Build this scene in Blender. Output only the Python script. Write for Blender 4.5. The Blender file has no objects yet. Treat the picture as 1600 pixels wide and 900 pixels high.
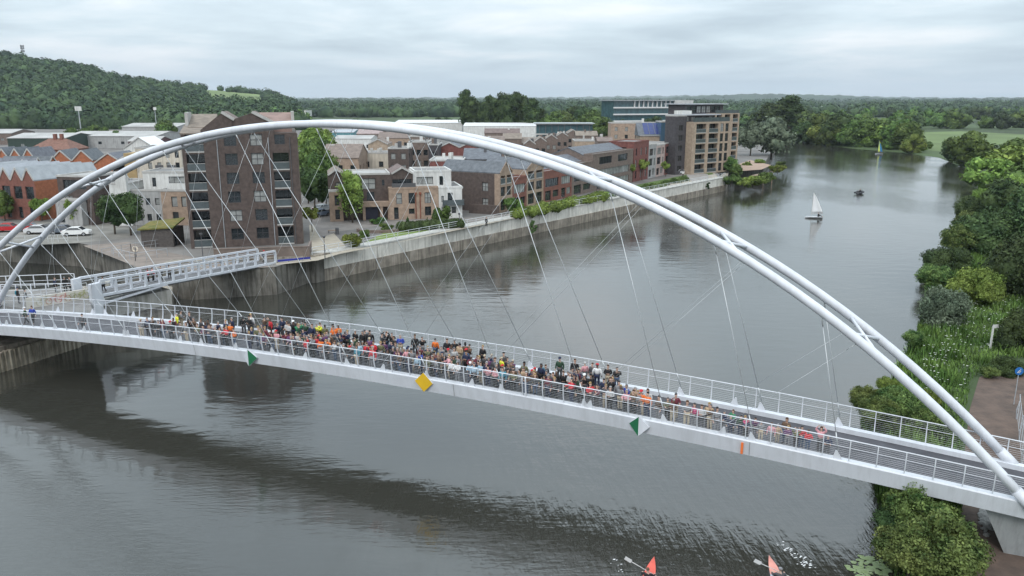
import bpy, bmesh, math, random
import numpy as np
from mathutils import Vector, Matrix
random.seed(11); rng = np.random.default_rng(5)
SC = bpy.context.scene; COL = SC.collection
R = math.radians
# ---------------------------------------------------------------- camera
FPX, HC = 1230.0, 25.4
PITCH = math.atan(294/1230)
cd = bpy.data.cameras.new('camera'); cam = bpy.data.objects.new('camera', cd); COL.objects.link(cam)
cd.sensor_width = 36; cd.lens = 36*FPX/1600; cd.clip_start = .5; cd.clip_end = 30000
cam.location = (0, 0, HC); cam.rotation_euler = (math.pi/2-PITCH, 0, 0); SC.camera = cam
# ---------------------------------------------------------------- world: overcast sky
SUN_EL, SUN_AZ = R(48), R(200)          # azimuth measured from +Y clockwise
w = bpy.data.worlds.new('World'); SC.world = w; w.use_nodes = True
nt = w.node_tree; nt.nodes.clear()
def N(nt, t, **k):
    n = nt.nodes.new(t)
    for a, b in k.items():
        if a.startswith('i_'): n.inputs[a[2:]].default_value = b
        else: setattr(n, a, b)
    return n
L = nt.links.new
out = N(nt, 'ShaderNodeOutputWorld'); bg = N(nt, 'ShaderNodeBackground'); bg.inputs[1].default_value = 0.12
sky = N(nt, 'ShaderNodeTexSky', sky_type='NISHITA', sun_disc=False, sun_elevation=SUN_EL, sun_rotation=SUN_AZ, dust_density=2.0)
tc = N(nt, 'ShaderNodeTexCoord'); sx = N(nt, 'ShaderNodeSeparateXYZ'); L(tc.outputs['Generated'], sx.inputs[0])
def M(op, a, b=None, clamp=False, nt_=None):
    T = nt_ or nt
    n = N(T, 'ShaderNodeMath', operation=op, use_clamp=clamp)
    for i, q in enumerate((a, b)):
        if q is None: continue
        if isinstance(q, (int, float)): n.inputs[i].default_value = q
        else: T.links.new(q, n.inputs[i])
    return n.outputs[0]
den = M('ADD', M('MAXIMUM', sx.outputs['Z'], 0.0), 0.09)
px, py = M('DIVIDE', sx.outputs['X'], den), M('DIVIDE', sx.outputs['Y'], den)
cx = N(nt, 'ShaderNodeCombineXYZ'); L(px, cx.inputs[0]); L(py, cx.inputs[1])
n1 = N(nt, 'ShaderNodeTexNoise', i_Scale=.55, i_Detail=6.0, i_Roughness=.55, i_Distortion=.25); L(cx.outputs[0], n1.inputs['Vector'])
n2 = N(nt, 'ShaderNodeTexNoise', i_Scale=.33, i_Detail=3.0, i_Roughness=.5); L(cx.outputs[0], n2.inputs['Vector'])
rp = N(nt, 'ShaderNodeValToRGB'); L(M('ADD', M('MULTIPLY', n1.outputs[0], .6), M('MULTIPLY', n2.outputs[0], .4)), rp.inputs[0])
e = rp.color_ramp.elements
e[0].position = .40; e[0].color = (3.35, 4.0, 4.5, 1)
e[1].position = .61; e[1].color = (6.6, 6.8, 7.0, 1)
m_ = e.new(.50); m_.color = (4.65, 5.4, 5.85, 1)
mx = N(nt, 'ShaderNodeMixRGB'); mx.inputs[0].default_value = .93
L(sky.outputs[0], mx.inputs[1]); L(rp.outputs[0], mx.inputs[2])
# air thickens to a pale blue grey towards the horizon
hz = N(nt, 'ShaderNodeMapRange', i_From__Min=0) if False else N(nt, 'ShaderNodeMapRange')
hz.inputs['From Min'].default_value = 0.0; hz.inputs['From Max'].default_value = .07
hz.inputs['To Min'].default_value = .75; hz.inputs['To Max'].default_value = 0.0
L(sx.outputs['Z'], hz.inputs['Value'])
mh = N(nt, 'ShaderNodeMixRGB'); L(hz.outputs[0], mh.inputs[0]); L(mx.outputs[0], mh.inputs[1]); mh.inputs[2].default_value = (4.1, 4.75, 5.35, 1)
zb = M('ADD', M('MULTIPLY', M('MAXIMUM', sx.outputs['Z'], 0.0), 1.7), 1.0)      # an overcast sky is brighter overhead
vm = N(nt, 'ShaderNodeVectorMath', operation='SCALE'); L(mh.outputs[0], vm.inputs[0]); L(zb, vm.inputs['Scale'])
L(vm.outputs[0], bg.inputs[0]); L(bg.outputs[0], out.inputs[0])
# ---------------------------------------------------------------- sun (veiled by cloud)
sd = bpy.data.lights.new('sun', 'SUN'); sd.energy = 1.0; sd.angle = R(20); sd.color = (1, .97, .93)
so = bpy.data.objects.new('sun', sd); COL.objects.link(so)
sv = Vector((math.sin(SUN_AZ)*math.cos(SUN_EL), math.cos(SUN_AZ)*math.cos(SUN_EL), math.sin(SUN_EL)))
so.rotation_euler = sv.to_track_quat('Z', 'Y').to_euler(); so.location = (0, -20, 80)
SC.view_settings.view_transform = 'Standard'; SC.view_settings.look = 'None'
SC.view_settings.exposure = 0.3; SC.view_settings.gamma = 1; SC.view_settings.use_curve_mapping = False
SC.render.engine = 'CYCLES'; SC.cycles.max_bounces = 6; SC.cycles.diffuse_bounces = 2; SC.cycles.glossy_bounces = 3
SC.cycles.transmission_bounces = 2; SC.cycles.volume_bounces = 0; SC.cycles.caustics_reflective = False

# ---------------------------------------------------------------- helpers
def at(u, v, z=0.0):
    """world point at height z that shows at pixel (u, v) of the 1600x900 photograph"""
    a, b = (u-800)/FPX, (450-v)/FPX
    r = Vector((a, math.cos(PITCH)+b*math.sin(PITCH), -math.sin(PITCH)+b*math.cos(PITCH)))
    return Vector((0, 0, HC)) + r*((z-HC)/r.z)
def pix(p):
    x, y, z = p[0], p[1], p[2]-HC
    dep = y*math.cos(PITCH)-z*math.sin(PITCH); up = y*math.sin(PITCH)+z*math.cos(PITCH)
    return 800+FPX*x/dep, 450-FPX*up/dep, dep
MC = {}
def mat(name, col, rough=.8, var=.25, scale=1.0, col2=None, bump=0.0, bscale=8.0, metal=0.0, rnd=0.0, spec=.4, streak=0.0, alpha=None):
    if name in MC: return MC[name]
    m = bpy.data.materials.new(name); m.use_nodes = True; T = m.node_tree
    b = T.nodes['Principled BSDF']; b.inputs['Roughness'].default_value = rough; b.inputs['Metallic'].default_value = metal
    b.inputs['Specular IOR Level'].default_value = spec
    tcn = N(T, 'ShaderNodeTexCoord')
    nz = N(T, 'ShaderNodeTexNoise', i_Scale=scale, i_Detail=5.0, i_Roughness=.6); T.links.new(tcn.outputs['Object'], nz.inputs['Vector'])
    c2 = col2 or tuple(c*(1-var) for c in col); c1 = tuple(min(1, c*(1+var*.5)) for c in col) if not col2 else col
    r = N(T, 'ShaderNodeValToRGB'); T.links.new(nz.outputs[0], r.inputs[0])
    r.color_ramp.elements[0].position = .35; r.color_ramp.elements[0].color = (*c2, 1)
    r.color_ramp.elements[1].position = .65; r.color_ramp.elements[1].color = (*c1, 1)
    c = r.outputs[0]
    if streak:      # rain streaks and grime running down walls
        mp = N(T, 'ShaderNodeMapping'); mp.inputs['Scale'].default_value = (1.3, 1.3, .12); T.links.new(tcn.outputs['Object'], mp.inputs[0])
        sn = N(T, 'ShaderNodeTexNoise', i_Scale=1.6, i_Detail=6.0, i_Roughness=.7); T.links.new(mp.outputs[0], sn.inputs['Vector'])
        sr = N(T, 'ShaderNodeMapRange'); sr.inputs['From Min'].default_value = .45; sr.inputs['From Max'].default_value = .62; T.links.new(sn.outputs[0], sr.inputs[0])
        mm = N(T, 'ShaderNodeMixRGB', blend_type='MULTIPLY'); T.links.new(M('MULTIPLY', sr.outputs[0], streak, nt_=T), mm.inputs[0])
        T.links.new(c, mm.inputs[1]); mm.inputs[2].default_value = (.25, .23, .19, 1); c = mm.outputs[0]
    if rnd:
        oi = N(T, 'ShaderNodeObjectInfo'); hs = N(T, 'ShaderNodeHueSaturation')
        T.links.new(M('ADD', M('MULTIPLY', oi.outputs['Random'], 2*rnd, nt_=T), 1-rnd, nt_=T), hs.inputs['Value'])
        T.links.new(M('ADD', M('MULTIPLY', oi.outputs['Random'], .05, nt_=T), .475, nt_=T), hs.inputs['Hue'])
        T.links.new(c, hs.inputs['Color']); c = hs.outputs[0]
    T.links.new(c, b.inputs['Base Color'])
    if bump:
        bn = N(T, 'ShaderNodeTexNoise', i_Scale=bscale, i_Detail=4.0); T.links.new(tcn.outputs['Object'], bn.inputs['Vector'])
        bp = N(T, 'ShaderNodeBump'); bp.inputs['Strength'].default_value = bump; bp.inputs['Distance'].default_value = .1
        T.links.new(bn.outputs[0], bp.inputs['Height']); T.links.new(bp.outputs[0], b.inputs['Normal'])
    MC[name] = m; return m
WHITE = mat('white_paint', (.60, .62, .66), .42, .06, .35, streak=.12)
class MB:
    """collects geometry, then links it as ONE mesh object"""
    def __init__(s): s.v = []; s.f = []; s.m = []; s.mi = 0
    def add(s, vs, fs):
        o = len(s.v); s.v += [tuple(v) for v in vs]; s.f += [tuple(o+i for i in f) for f in fs]; s.m += [s.mi]*len(fs)
    def box(s, x0, x1, y0, y1, z0, z1):
        s.add([(x0,y0,z0),(x1,y0,z0),(x1,y1,z0),(x0,y1,z0),(x0,y0,z1),(x1,y0,z1),(x1,y1,z1),(x0,y1,z1)],
              [(0,3,2,1),(4,5,6,7),(0,1,5,4),(1,2,6,5),(2,3,7,6),(3,0,4,7)])
    def prism(s, poly, z0, z1):
        n = len(poly)
        s.add([(p[0],p[1],z0) for p in poly]+[(p[0],p[1],z1) for p in poly],
              [tuple(range(n-1,-1,-1)), tuple(range(n,2*n))]+[(i,(i+1)%n,n+(i+1)%n,n+i) for i in range(n)])
    def tube(s, pts, r, n=8, cap=True):
        pts = [Vector(p) for p in pts]; k = len(pts); o = []
        rr = r if isinstance(r, (list, tuple)) else [r]*k
        up = None
        for i, p in enumerate(pts):
            t = (pts[min(i+1,k-1)]-pts[max(i-1,0)]).normalized()
            if up is None: up = Vector((0,0,1)) if abs(t.z) < .95 else Vector((1,0,0))
            a = t.cross(up).normalized(); b = a.cross(t).normalized()
            for j in range(n):
                q = 2*math.pi*j/n; o.append(p+a*math.cos(q)*rr[i]+b*math.sin(q)*rr[i])
        fs = [(i*n+j, i*n+(j+1)%n, (i+1)*n+(j+1)%n, (i+1)*n+j) for i in range(k-1) for j in range(n)]
        if cap: fs += [tuple(range(n-1,-1,-1)), tuple((k-1)*n+j for j in range(n))]
        s.add(o, fs)
    def bar(s, p, q, w, h=None):
        p, q = Vector(p), Vector(q); t = (q-p).normalized(); h = h or w
        u = Vector((0,0,1)) if abs(t.z) < .9 else Vector((1,0,0))
        a = t.cross(u).normalized()*w/2; b = a.normalized().cross(t).normalized()*h/2
        s.add([p-a-b,p+a-b,p+a+b,p-a+b,q-a-b,q+a-b,q+a+b,q-a+b],
              [(0,3,2,1),(4,5,6,7),(0,1,5,4),(1,2,6,5),(2,3,7,6),(3,0,4,7)])
    def build(s, name, mats, parent=None, smooth=False, tri=False):
        me = bpy.data.meshes.new(name); me.from_pydata(s.v, [], s.f)
        for m in (mats if isinstance(mats, (list, tuple)) else [mats]): me.materials.append(m)
        me.polygons.foreach_set('material_index', s.m)
        if smooth: me.polygons.foreach_set('use_smooth', [True]*len(s.f))
        me.update(); bm = bmesh.new(); bm.from_mesh(me); bmesh.ops.recalc_face_normals(bm, faces=bm.faces)
        if tri: bmesh.ops.triangulate(bm, faces=[f for f in bm.faces if len(f.verts) > 4])
        bm.to_mesh(me); bm.free()
        return link(name, me, parent)
def link(name, me, parent=None):
    o = bpy.data.objects.new(name, me); COL.objects.link(o)
    if parent: o.parent = parent
    return o
def tag(o, label=None, cat=None, group=None, kind=None):
    if label: o['label'] = label
    if cat: o['category'] = cat
    if group: o['group'] = group
    if kind: o['kind'] = kind
    return o
def empty(name, loc=(0,0,0), rz=0, **k):
    o = bpy.data.objects.new(name, None); COL.objects.link(o); o.location = loc; o.rotation_euler = (0,0,rz); o.empty_display_size = .3
    return tag(o, **k)
def copy_tree(o, parent=None):
    c = o.copy(); COL.objects.link(c); c.parent = parent
    for ch in list(o.children): copy_tree(ch, c)
    return c
ORD = 'first second third fourth fifth sixth seventh eighth ninth tenth eleventh twelfth thirteenth fourteenth fifteenth sixteenth seventeenth eighteenth nineteenth twentieth'.split()
def ordn(i):
    if i < 20: return ORD[i]
    t = 'twenty thirty forty fifty sixty seventy eighty ninety'.split(); a, b = divmod(i+1, 10)
    if a > 9: return 'number %d' % (i+1)
    return (t[a-2][:-1]+'ieth') if b == 0 else t[a-2]+'-'+ORD[b-1]
# ================================================================= water, ground
def structure(mb, name, m, **k):
    o = mb.build(name, m, tri=True, **k); o['kind'] = 'structure'; return o
def water_material():
    m = bpy.data.materials.new('river_water'); m.use_nodes = True; T = m.node_tree; b = T.nodes['Principled BSDF']
    b.inputs['Roughness'].default_value = .08; b.inputs['IOR'].default_value = 1.9; b.inputs['Specular IOR Level'].default_value = .5
    g = N(T, 'ShaderNodeNewGeometry')
    def noise(scale, sc=(1,1,1), detail=3, rough=.5, rot=0):
        mp = N(T, 'ShaderNodeMapping'); mp.inputs['Scale'].default_value = sc; mp.inputs['Rotation'].default_value = (0,0,rot)
        T.links.new(g.outputs['Position'], mp.inputs[0])
        n = N(T, 'ShaderNodeTexNoise', i_Scale=scale, i_Detail=float(detail), i_Roughness=rough); T.links.new(mp.outputs[0], n.inputs['Vector'])
        return n.outputs[0]
    cr = N(T, 'ShaderNodeValToRGB'); T.links.new(noise(.03, detail=3), cr.inputs[0])
    cr.color_ramp.elements[0].color = (.028, .027, .021, 1); cr.color_ramp.elements[1].color = (.040, .040, .034, 1)
    T.links.new(cr.outputs[0], b.inputs['Base Color'])
    mk = N(T, 'ShaderNodeMapRange'); mk.inputs['From Min'].default_value = .42; mk.inputs['From Max'].default_value = .62
    mk.inputs['To Min'].default_value = .04; mk.inputs['To Max'].default_value = 1.0
    T.links.new(noise(.035, (1, .6, 1), 3), mk.inputs[0])
    fine = M('MULTIPLY', noise(2.1, (.45, 1.5, 1), 4, .55, R(-20)), mk.outputs[0], nt_=T)
    mid = M('MULTIPLY', noise(.55, (.5, 1.2, 1), 3, .5, R(15)), .9, nt_=T)
    h = M('ADD', fine, mid, nt_=T)
    for (kx, ky) in KAYAKS:       # wash spreading behind the paddlers
        d = N(T, 'ShaderNodeVectorMath', operation='DISTANCE'); T.links.new(g.outputs['Position'], d.inputs[0]); d.inputs[1].default_value = (kx+1.0, ky+9, 0)
        f = N(T, 'ShaderNodeMapRange'); f.inputs['From Min'].default_value = 1; f.inputs['From Max'].default_value = 22; f.inputs['To Min'].default_value = 2.6; f.inputs['To Max'].default_value = 0
        T.links.new(d.outputs['Value'], f.inputs[0])
        h = M('ADD', h, M('MULTIPLY', noise(.8, (2.2, .45, 1), 4, .6, R(12)), f.outputs[0], nt_=T), nt_=T)
    bp = N(T, 'ShaderNodeBump'); bp.inputs['Strength'].default_value = .31; bp.inputs['Distance'].default_value = .12
    T.links.new(h, bp.inputs['Height']); T.links.new(bp.outputs[0], b.inputs['Normal'])
    return m
KAYAKS = [at(1004, 892)[:2], at(1209, 892)[:2]]
mb = MB(); mb.add([(-2500,-300,0),(2500,-300,0),(2500,2500,0),(-2500,2500,0)], [(0,1,2,3)])
structure(mb, 'water', water_material())
GZ = 3.8                                             # height of the paved left bank
ASPH = mat('asphalt', (.075, .073, .072), .9, .3, .4)
PAVE = mat('paving', (.27, .25, .23), .85, .2, .6, bump=.2)
CONC = mat('weathered_concrete', (.30,.265,.22), .85, .35, .5, streak=.7, bump=.3, bscale=2.5)
CONCD = mat('dark_stained_concrete', (.17, .16, .14), .85, .45, .35, streak=.8, bump=.4, bscale=1.5)
CONCW = mat('pale_stained_render', (.66,.64,.585), .8, .18, .5, streak=.38, bump=.25)
GRASS = mat('lawn_grass', (.085, .135, .032), .95, .35, .35, bump=.5, bscale=12)
FIELD = mat('meadow_grass', (.13, .19, .055), .95, .35, .02)
LAND = mat('open_land', (.055, .085, .03), .95, .5, .006)
Q0, Q1, Q2 = at(494,442), at(800,373), at(1134,298)
ql = lambda p: Vector((p[0], p[1]))
# corner points of the paved bank, seen from above
QC, QM, QE = ql(at(512,410,GZ)), ql(at(800,343,GZ)), ql(at(1126,277,GZ))
W0, W1, W2 = ql(Q0), ql(Q1), ql(Q2)
dirq = (W2-W0).normalized(); perpq = Vector((-dirq.y, dirq.x))
BW0 = ql(at(255,456)); 
left_land = [(-3000, 140), (-95, 128), tuple(at(0,372,GZ)[:2]), tuple(at(120,379,GZ)[:2]), tuple(at(165,388,GZ)[:2]), tuple(at(210,418,GZ)[:2]), tuple(at(300,424,GZ)[:2]), tuple(at(430,417,GZ)[:2]),
             tuple(W0+perpq*1.5+dirq*1.5), tuple(W2+perpq*1.5), (W2.x+1, W2.y+14), (QE.x+2, QE.y+26), (QE.x+26, QE.y+44), (132, 400), (150, 480), (60, 560), (-3000, 900)]
mb = MB(); mb.prism(left_land, -1.5, GZ); mb2 = mb
structure(mb, 'ground_left_bank', [CONCD])
mb = MB(); mb.add([(*p, GZ+.006) for p in left_land], [tuple(range(len(left_land)))]); structure(mb, 'street_ground', [mat('street_surface', (.16,.15,.14), .9, .35, .12)])
# far land with the right bank as a sloping edge
rb = [at(1440,940), at(1420,890), at(1395,800), at(1375,720), at(1352,650), at(1395,580), at(1432,515), at(1440,470), at(1450,430), at(1480,390), at(1505,350), at(1540,300), at(1520,270), at(1462,246), at(1400,237.5), at(1330,232), at(1262,224)]
rb = [(14,-200), (18,0), (20,22)] + [tuple(p[:2]) for p in rb] + [(170,560), (90,640)]
def offset(poly, d):
    o = []
    for i, p in enumerate(poly):
        a, b = Vector(poly[max(0,i-1)]), Vector(poly[min(len(poly)-1,i+1)]); t = (b-a).normalized()
        o.append((p[0]+t.y*d, p[1]-t.x*d))
    return o
e1 = offset(rb, 2.0); e2 = offset(rb, 6.0)
RZ = .6
mb = MB(); n = len(rb)
mb.add([(*p,-.8) for p in offset(rb,-1.5)]+[(*p,.25) for p in e1]+[(*p,RZ) for p in e2],
       [(i,i+1,n+i+1,n+i) for i in range(n-1)]+[(n+i,n+i+1,2*n+i+1,2*n+i) for i in range(n-1)])
far = e2 + [(-3000, 1000), (-9000, 3000), (-9000, 14000), (14000, 14000), (14000, -200)]
mb.add([(*p, RZ) for p in far], [tuple(range(len(far)))])
structure(mb, 'ground', [LAND])
# quay wall: rough lower wall, ledge, stained upper wall, coping, one thing
quay = empty('quay_wall', (W0.x, W0.y, 0), 0, label='long stained concrete river wall with ledge along the promenade', cat='wall')
def loc(o): # shift world-built mesh under an empty
    o.location = -o.parent.location if o.parent.rotation_euler.z == 0 else o.location
    return o
def wallstrip(pa, pb, z0, z1, th, nrm):
    m = MB(); a, b = Vector(pa), Vector(pb); nn = nrm*th
    m.prism([a[:2], b[:2], (b.x+nn.x, b.y+nn.y), (a.x+nn.x, a.y+nn.y)], z0, z1); return m
m = MB(); m.prism([tuple(W0), tuple(W2), tuple(W2+perpq*2.6), tuple(W0+perpq*2.6)], -1.4, 1.7); loc(m.build('lower_wall', CONC, quay))
m = MB()
for i in range(24):
    a = W0+(W2-W0)*((i)/24); b = W0+(W2-W0)*((i+.985)/24)
    m.prism([tuple(a+perpq*.28), tuple(b+perpq*.28), tuple(b+perpq*2.0), tuple(a+perpq*2.0)], 1.7, GZ-.12)
loc(m.build('upper_wall', CONCW, quay))
m = MB(); m.prism([tuple(W0+perpq*.2), tuple(W2+perpq*.2), tuple(W2+perpq*2.2), tuple(W0+perpq*2.6)], GZ-.12, GZ+.1); loc(m.build('coping', mat('coping_stone', (.46,.45,.42), .8, .2, 1, streak=.3), quay))
def fence_line(root, pts, hgt, sp, m_, r=.03, rails=(1.0, .55), post='railing_post', railn='rail', zf=None, maxp=100):
    tot = 0
    for a, b in zip(pts[:-1], pts[1:]):
        a, b = Vector(a), Vector(b); Ln = (b-a).length; k = max(1, round(Ln/sp))
        for q in rails:
            mm = MB(); mm.tube([a+Vector((0,0,hgt*q)), b+Vector((0,0,hgt*q))], r if q == 1.0 else r*.6, 6); loc(mm.build(railn, m_, root))
        for i in range(k+1):
            if tot >= maxp: break
            p = a+(b-a)*i/k; mm = MB(); mm.box(p.x-r, p.x+r, p.y-r, p.y+r, p.z, p.z+hgt*.98); loc(mm.build(post, m_, root)); tot += 1
RAILW = mat('pale_galvanised_rail', (.55,.57,.58), .5, .1, 2)
qr = empty('quay_railing', (W0.x, W0.y, GZ), label='long pale metal railing on top of the river wall', cat='railing')
a3, b3 = W0+perpq*.5, W2+perpq*.5
fence_line(qr, [(a3.x,a3.y,GZ+.1), (b3.x,b3.y,GZ+.1)], 1.15, 2.4, RAILW, .04, (1.0,.7,.4))
# end return of the quay wall and the dark wall of the basin entrance
m = MB(); m.prism([tuple(W2), tuple(W2+Vector((4,13))), tuple(W2+Vector((3,14))), tuple(W2+perpq*2.6)], -1.4, GZ); loc(m.build('end_wall', CONC, quay))
dwall = empty('basin_wall', (W0.x, W0.y, 0), label='dark stained concrete wall below the tower block at the basin entrance', cat='wall')
L0, L1 = ql(at(258,457)), W0
m = MB(); m.prism([tuple(L0), tuple(L1), tuple(L1+Vector((1.0,1.2))), tuple(L0+Vector((0,2.5)))], -1.4, GZ-.02); loc(m.build('wall_face', CONCD, dwall))
m = MB(); m.prism([tuple(L0+Vector((0,-.12))), tuple(L1+Vector((.1,-.15))), tuple(L1+Vector((1.9,2.2))), tuple(L0+Vector((0,2.7)))], GZ-.02, GZ+.22); loc(m.build('coping', CONC, dwall))
# ================================================================= the arch footbridge
BC = Vector((-12.942, 58.636)); BB = R(23.004)
bd, bn = Vector((math.cos(BB), -math.sin(BB))), Vector((math.sin(BB), math.cos(BB)))
HS, ZD, RISE, KD, LEAN, P4, WB = 45.28, HC-21.042, 19.366, 1.917, .094, .1859, 2.75
def zdeck(s): return ZD+KD*(1-(s/HS)**2)
def bp_(s, lat, z): p = BC+bd*s+bn*lat; return Vector((p.x, p.y, z))
def bdk(s, lat, dz=0): return bp_(s, lat, zdeck(s)+dz)
def arch(s, side):
    x = (s/HS)**2; z = ZD+RISE*(1-x)*(1+P4*x); return bp_(s, side*(WB-LEAN*(z-ZD)), z)
bridge = empty('arch_footbridge', (BC.x, BC.y, ZD), -BB, label='white twin arch footbridge with hangers carrying the crowd over the river', cat='bridge')
def bparent(o):      # geometry was written in world coordinates: take it into the bridge's own frame
    M_ = (Matrix.Translation(bridge.location) @ Matrix.Rotation(-BB, 4, 'Z')).inverted(); o.data.transform(M_); return o
def sweep(prof, ss, closed=True):
    m = MB(); k = len(prof); vs = []
    for s in ss: vs += [bdk(s, a, b) for a, b in prof]
    fs = [(i*k+j, i*k+(j+1)%k, (i+1)*k+(j+1)%k, (i+1)*k+j) for i in range(len(ss)-1) for j in range(k if closed else k-1)]
    if closed: fs += [tuple(range(k)), tuple((len(ss)-1)*k+j for j in range(k-1,-1,-1))]
    m.add(vs, fs); return m
SS = [-52+i*2.0 for i in range(58)]
DECKM = mat('deck_surface', (.075,.075,.085), .8, .25, .8)
bparent(sweep([(-2.28,-.3),(2.28,-.3),(2.2,-.62),(-2.2,-.62)], SS).build('deck', DECKM, bridge))
for sg in (-1, 1):
    bparent(sweep([(sg*2.26,0),(sg*2.74,0),(sg*2.78,-.06),(sg*2.60,-1.02),(sg*2.26,-1.02)], SS).build('edge_girder', WHITE, bridge))
m = MB()
for s in [-50+i*3.0 for i in range(37)]:
    m.bar(bdk(s,-2.26,-.8), bdk(s,2.26,-.8), .3, .36)
bparent(m.build('cross_beams', WHITE, bridge))
for sg in (-1, 1):
    pts = [arch(-HS+2*HS*i/64, sg) for i in range(65)]
    m = MB(); m.tube(pts, .27, 18); bparent(m.build('arch_tube', WHITE, bridge, smooth=True))
    for e_ in (-1, 1):
        m = MB(); p = arch(e_*(HS-.6), sg); q0_, q1_ = arch(e_*(HS-.05), sg), arch(e_*(HS-.6), sg); m.tube([q1_, q0_, q0_+(q0_-q1_)*.6], [.30,.33,.33], 18); bparent(m.build('arch_foot', WHITE, bridge, smooth=True))
for s in (-36.2,-25.6,-15,-4.5,5.5,19.9,28.6,36.6):
    m = MB()
    m.tube([arch(s-.9,-1), arch(s+.9,1)], .10, 8); m.tube([arch(s+.9,-1), arch(s-.9,1)], .10, 8)
    bparent(m.build('arch_bracing', WHITE, bridge, smooth=True))
CABLE = mat('cable_steel', (.50,.52,.53), .4, .1, 2, metal=.5)
dA = [13,11.25,9.3,7.4,5.25,3.15,.7,-1.8,-4.4,-7.5,-10.6]; tA = [12.4,10.1,7.7,5.05,2.4,-.4,-3.1,-5.8,-8.45,-10.84,-13.2]
nodes = []
for sg in (-1, 1):
    for d_, t_ in zip(dA, tA):
        for f in (1, -1):
            a, b = f*t_*2.75, f*d_*2.75
            m = MB(); top = arch(a, sg); bot = bdk(b, sg*2.62, .5); v = (bot-top).normalized()
            rr = .023 if f == 1 else .009; m.tube([top+v*.2, top+v*.9], rr*1.8, 6); m.tube([top+v*.8, bot], rr, 6); m.tube([bot-v*1.1, bot-v*.2], rr*1.6, 6)
            bparent(m.build('hanger', CABLE, bridge, smooth=True))
            m = MB(); c = [(-.27,-.02),(.27,-.02),(.05-f*.10,.5),(-.05-f*.10,.5)]
            m.add([bdk(b+q[0], sg*2.60, q[1]) for q in c]+[bdk(b+q[0], sg*2.66, q[1]) for q in c], [(0,1,2,3),(7,6,5,4),(0,4,5,1),(1,5,6,2),(2,6,7,3),(3,7,4,0)])
            bparent(m.build('hanger_plate', WHITE, bridge))
# railings: posts bow outwards, top and mid rail, thin wires
PS = [-35.6+i*1.456 for i in range(57)]
for sg in (-1, 1):
    def rp_(s, h): return bdk(s, sg*(2.62+.16*math.sin(h/1.35*math.pi*.62)), h)
    ss = [-51+i*1.456 for i in range(74)]
    m = MB(); m.tube([rp_(s, 1.35) for s in ss], .035, 6); rail = bparent(m.build('handrail', WHITE, bridge))
    m = MB(); m.tube([rp_(s, .88) for s in ss], .02, 5); bparent(m.build('mid_rail', WHITE, bridge))
    m = MB()
    for h in (.12,.24,.36,.48,.60,.72,1.0,1.12,1.24): m.tube([rp_(s, h) for s in ss], .0055, 4)
    bparent(m.build('railing_wires', CABLE, bridge))
    rest = MB(); cnt = 0
    for s in ss:
        t = (bd.x, bd.y); wd = .05
        prof = [rp_(s, h) for h in (-.02,.35,.7,1.05,1.36)]
        mm = MB() if (s >= -36 and cnt < 50) else rest
        off = Vector((bd.x*.028, bd.y*.028, 0)); nn = Vector((bn.x*.04, bn.y*.04, 0))
        for p, q in zip(prof[:-1], prof[1:]):
            mm.add([p-off-nn,p+off-nn,p+off+nn,p-off+nn,q-off-nn,q+off-nn,q+off+nn,q-off+nn],[(0,1,5,4),(1,2,6,5),(2,3,7,6),(3,0,4,7),(0,3,2,1),(4,5,6,7)])
        if mm is not rest: bparent(mm.build('railing_post', WHITE, bridge)); cnt += 1
    if rest.f:
        o = bparent(rest.build('railing_post', WHITE, bridge)); o['kind'] = 'stuff'
for s in (-10.2, 16.2):   # two broad posts
    m = MB(); m.bar(bdk(s-.0,-2.66,-.02), bdk(s,-2.78,1.34), .24, .1); bparent(m.build('gate_post', WHITE, bridge))
# navigation boards on the near girder
DG, YL, OR = mat('dark_green_board', (.012,.13,.055), .5, .1), mat('amber_board', (.66,.41,.02), .5, .08), mat('orange_board', (.75,.17,.04), .5, .1)
def board(s, r, zc, left, right, lab):
    m = MB(); T_, B_, Lf, Rt, C_ = bdk(s,-2.84,zc+r), bdk(s,-2.84,zc-r), bdk(s-r,-2.82,zc), bdk(s+r,-2.82,zc), bdk(s,-3.0,zc)
    Tb, Bb, Lb, Rb = [Vector((p.x+bn.x*.07,p.y+bn.y*.07,p.z)) for p in (T_,B_,Lf,Rt)]
    f = .0 if left is right else .22
    T_ = Vector((T_.x-bn.x*f, T_.y-bn.y*f, T_.z)); B_ = Vector((B_.x-bn.x*f, B_.y-bn.y*f, B_.z))
    m.mi = 0; m.add([T_,B_,Lf], [(0,2,1)]); m.mi = 1; m.add([T_,B_,Rt], [(0,1,2)])
    m.mi = 2; m.add([T_,Lf,B_,Rt,Tb,Lb,Bb,Rb], [(4,7,6,5),(0,4,5,1),(1,5,6,2),(2,6,7,3),(3,7,4,0)])
    o = m.build('navigation_board', [left, right, WHITE], bridge); bparent(o); o['label'] = lab
def s_of(u, v, lat):     # position along the bridge for a pixel on the girder face
    best = min((abs(pix(bdk(s/20,lat,-.2))[0]-u), s/20) for s in range(-1000,1000)); return best[1]
board(s_of(391,554,-2.8), .68, -.45, WHITE, DG, 'diamond board, white left half, dark green right half')
board(s_of(662,591,-2.8), .72, -.28, YL, YL, 'plain amber yellow diamond board')
board(s_of(999,655,-2.8), .66, -.45, DG, WHITE, 'diamond board, dark green left half, white right half')
m = MB(); s = s_of(1160,700,-2.8); a = bdk(s,-2.8,-.9); 
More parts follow.
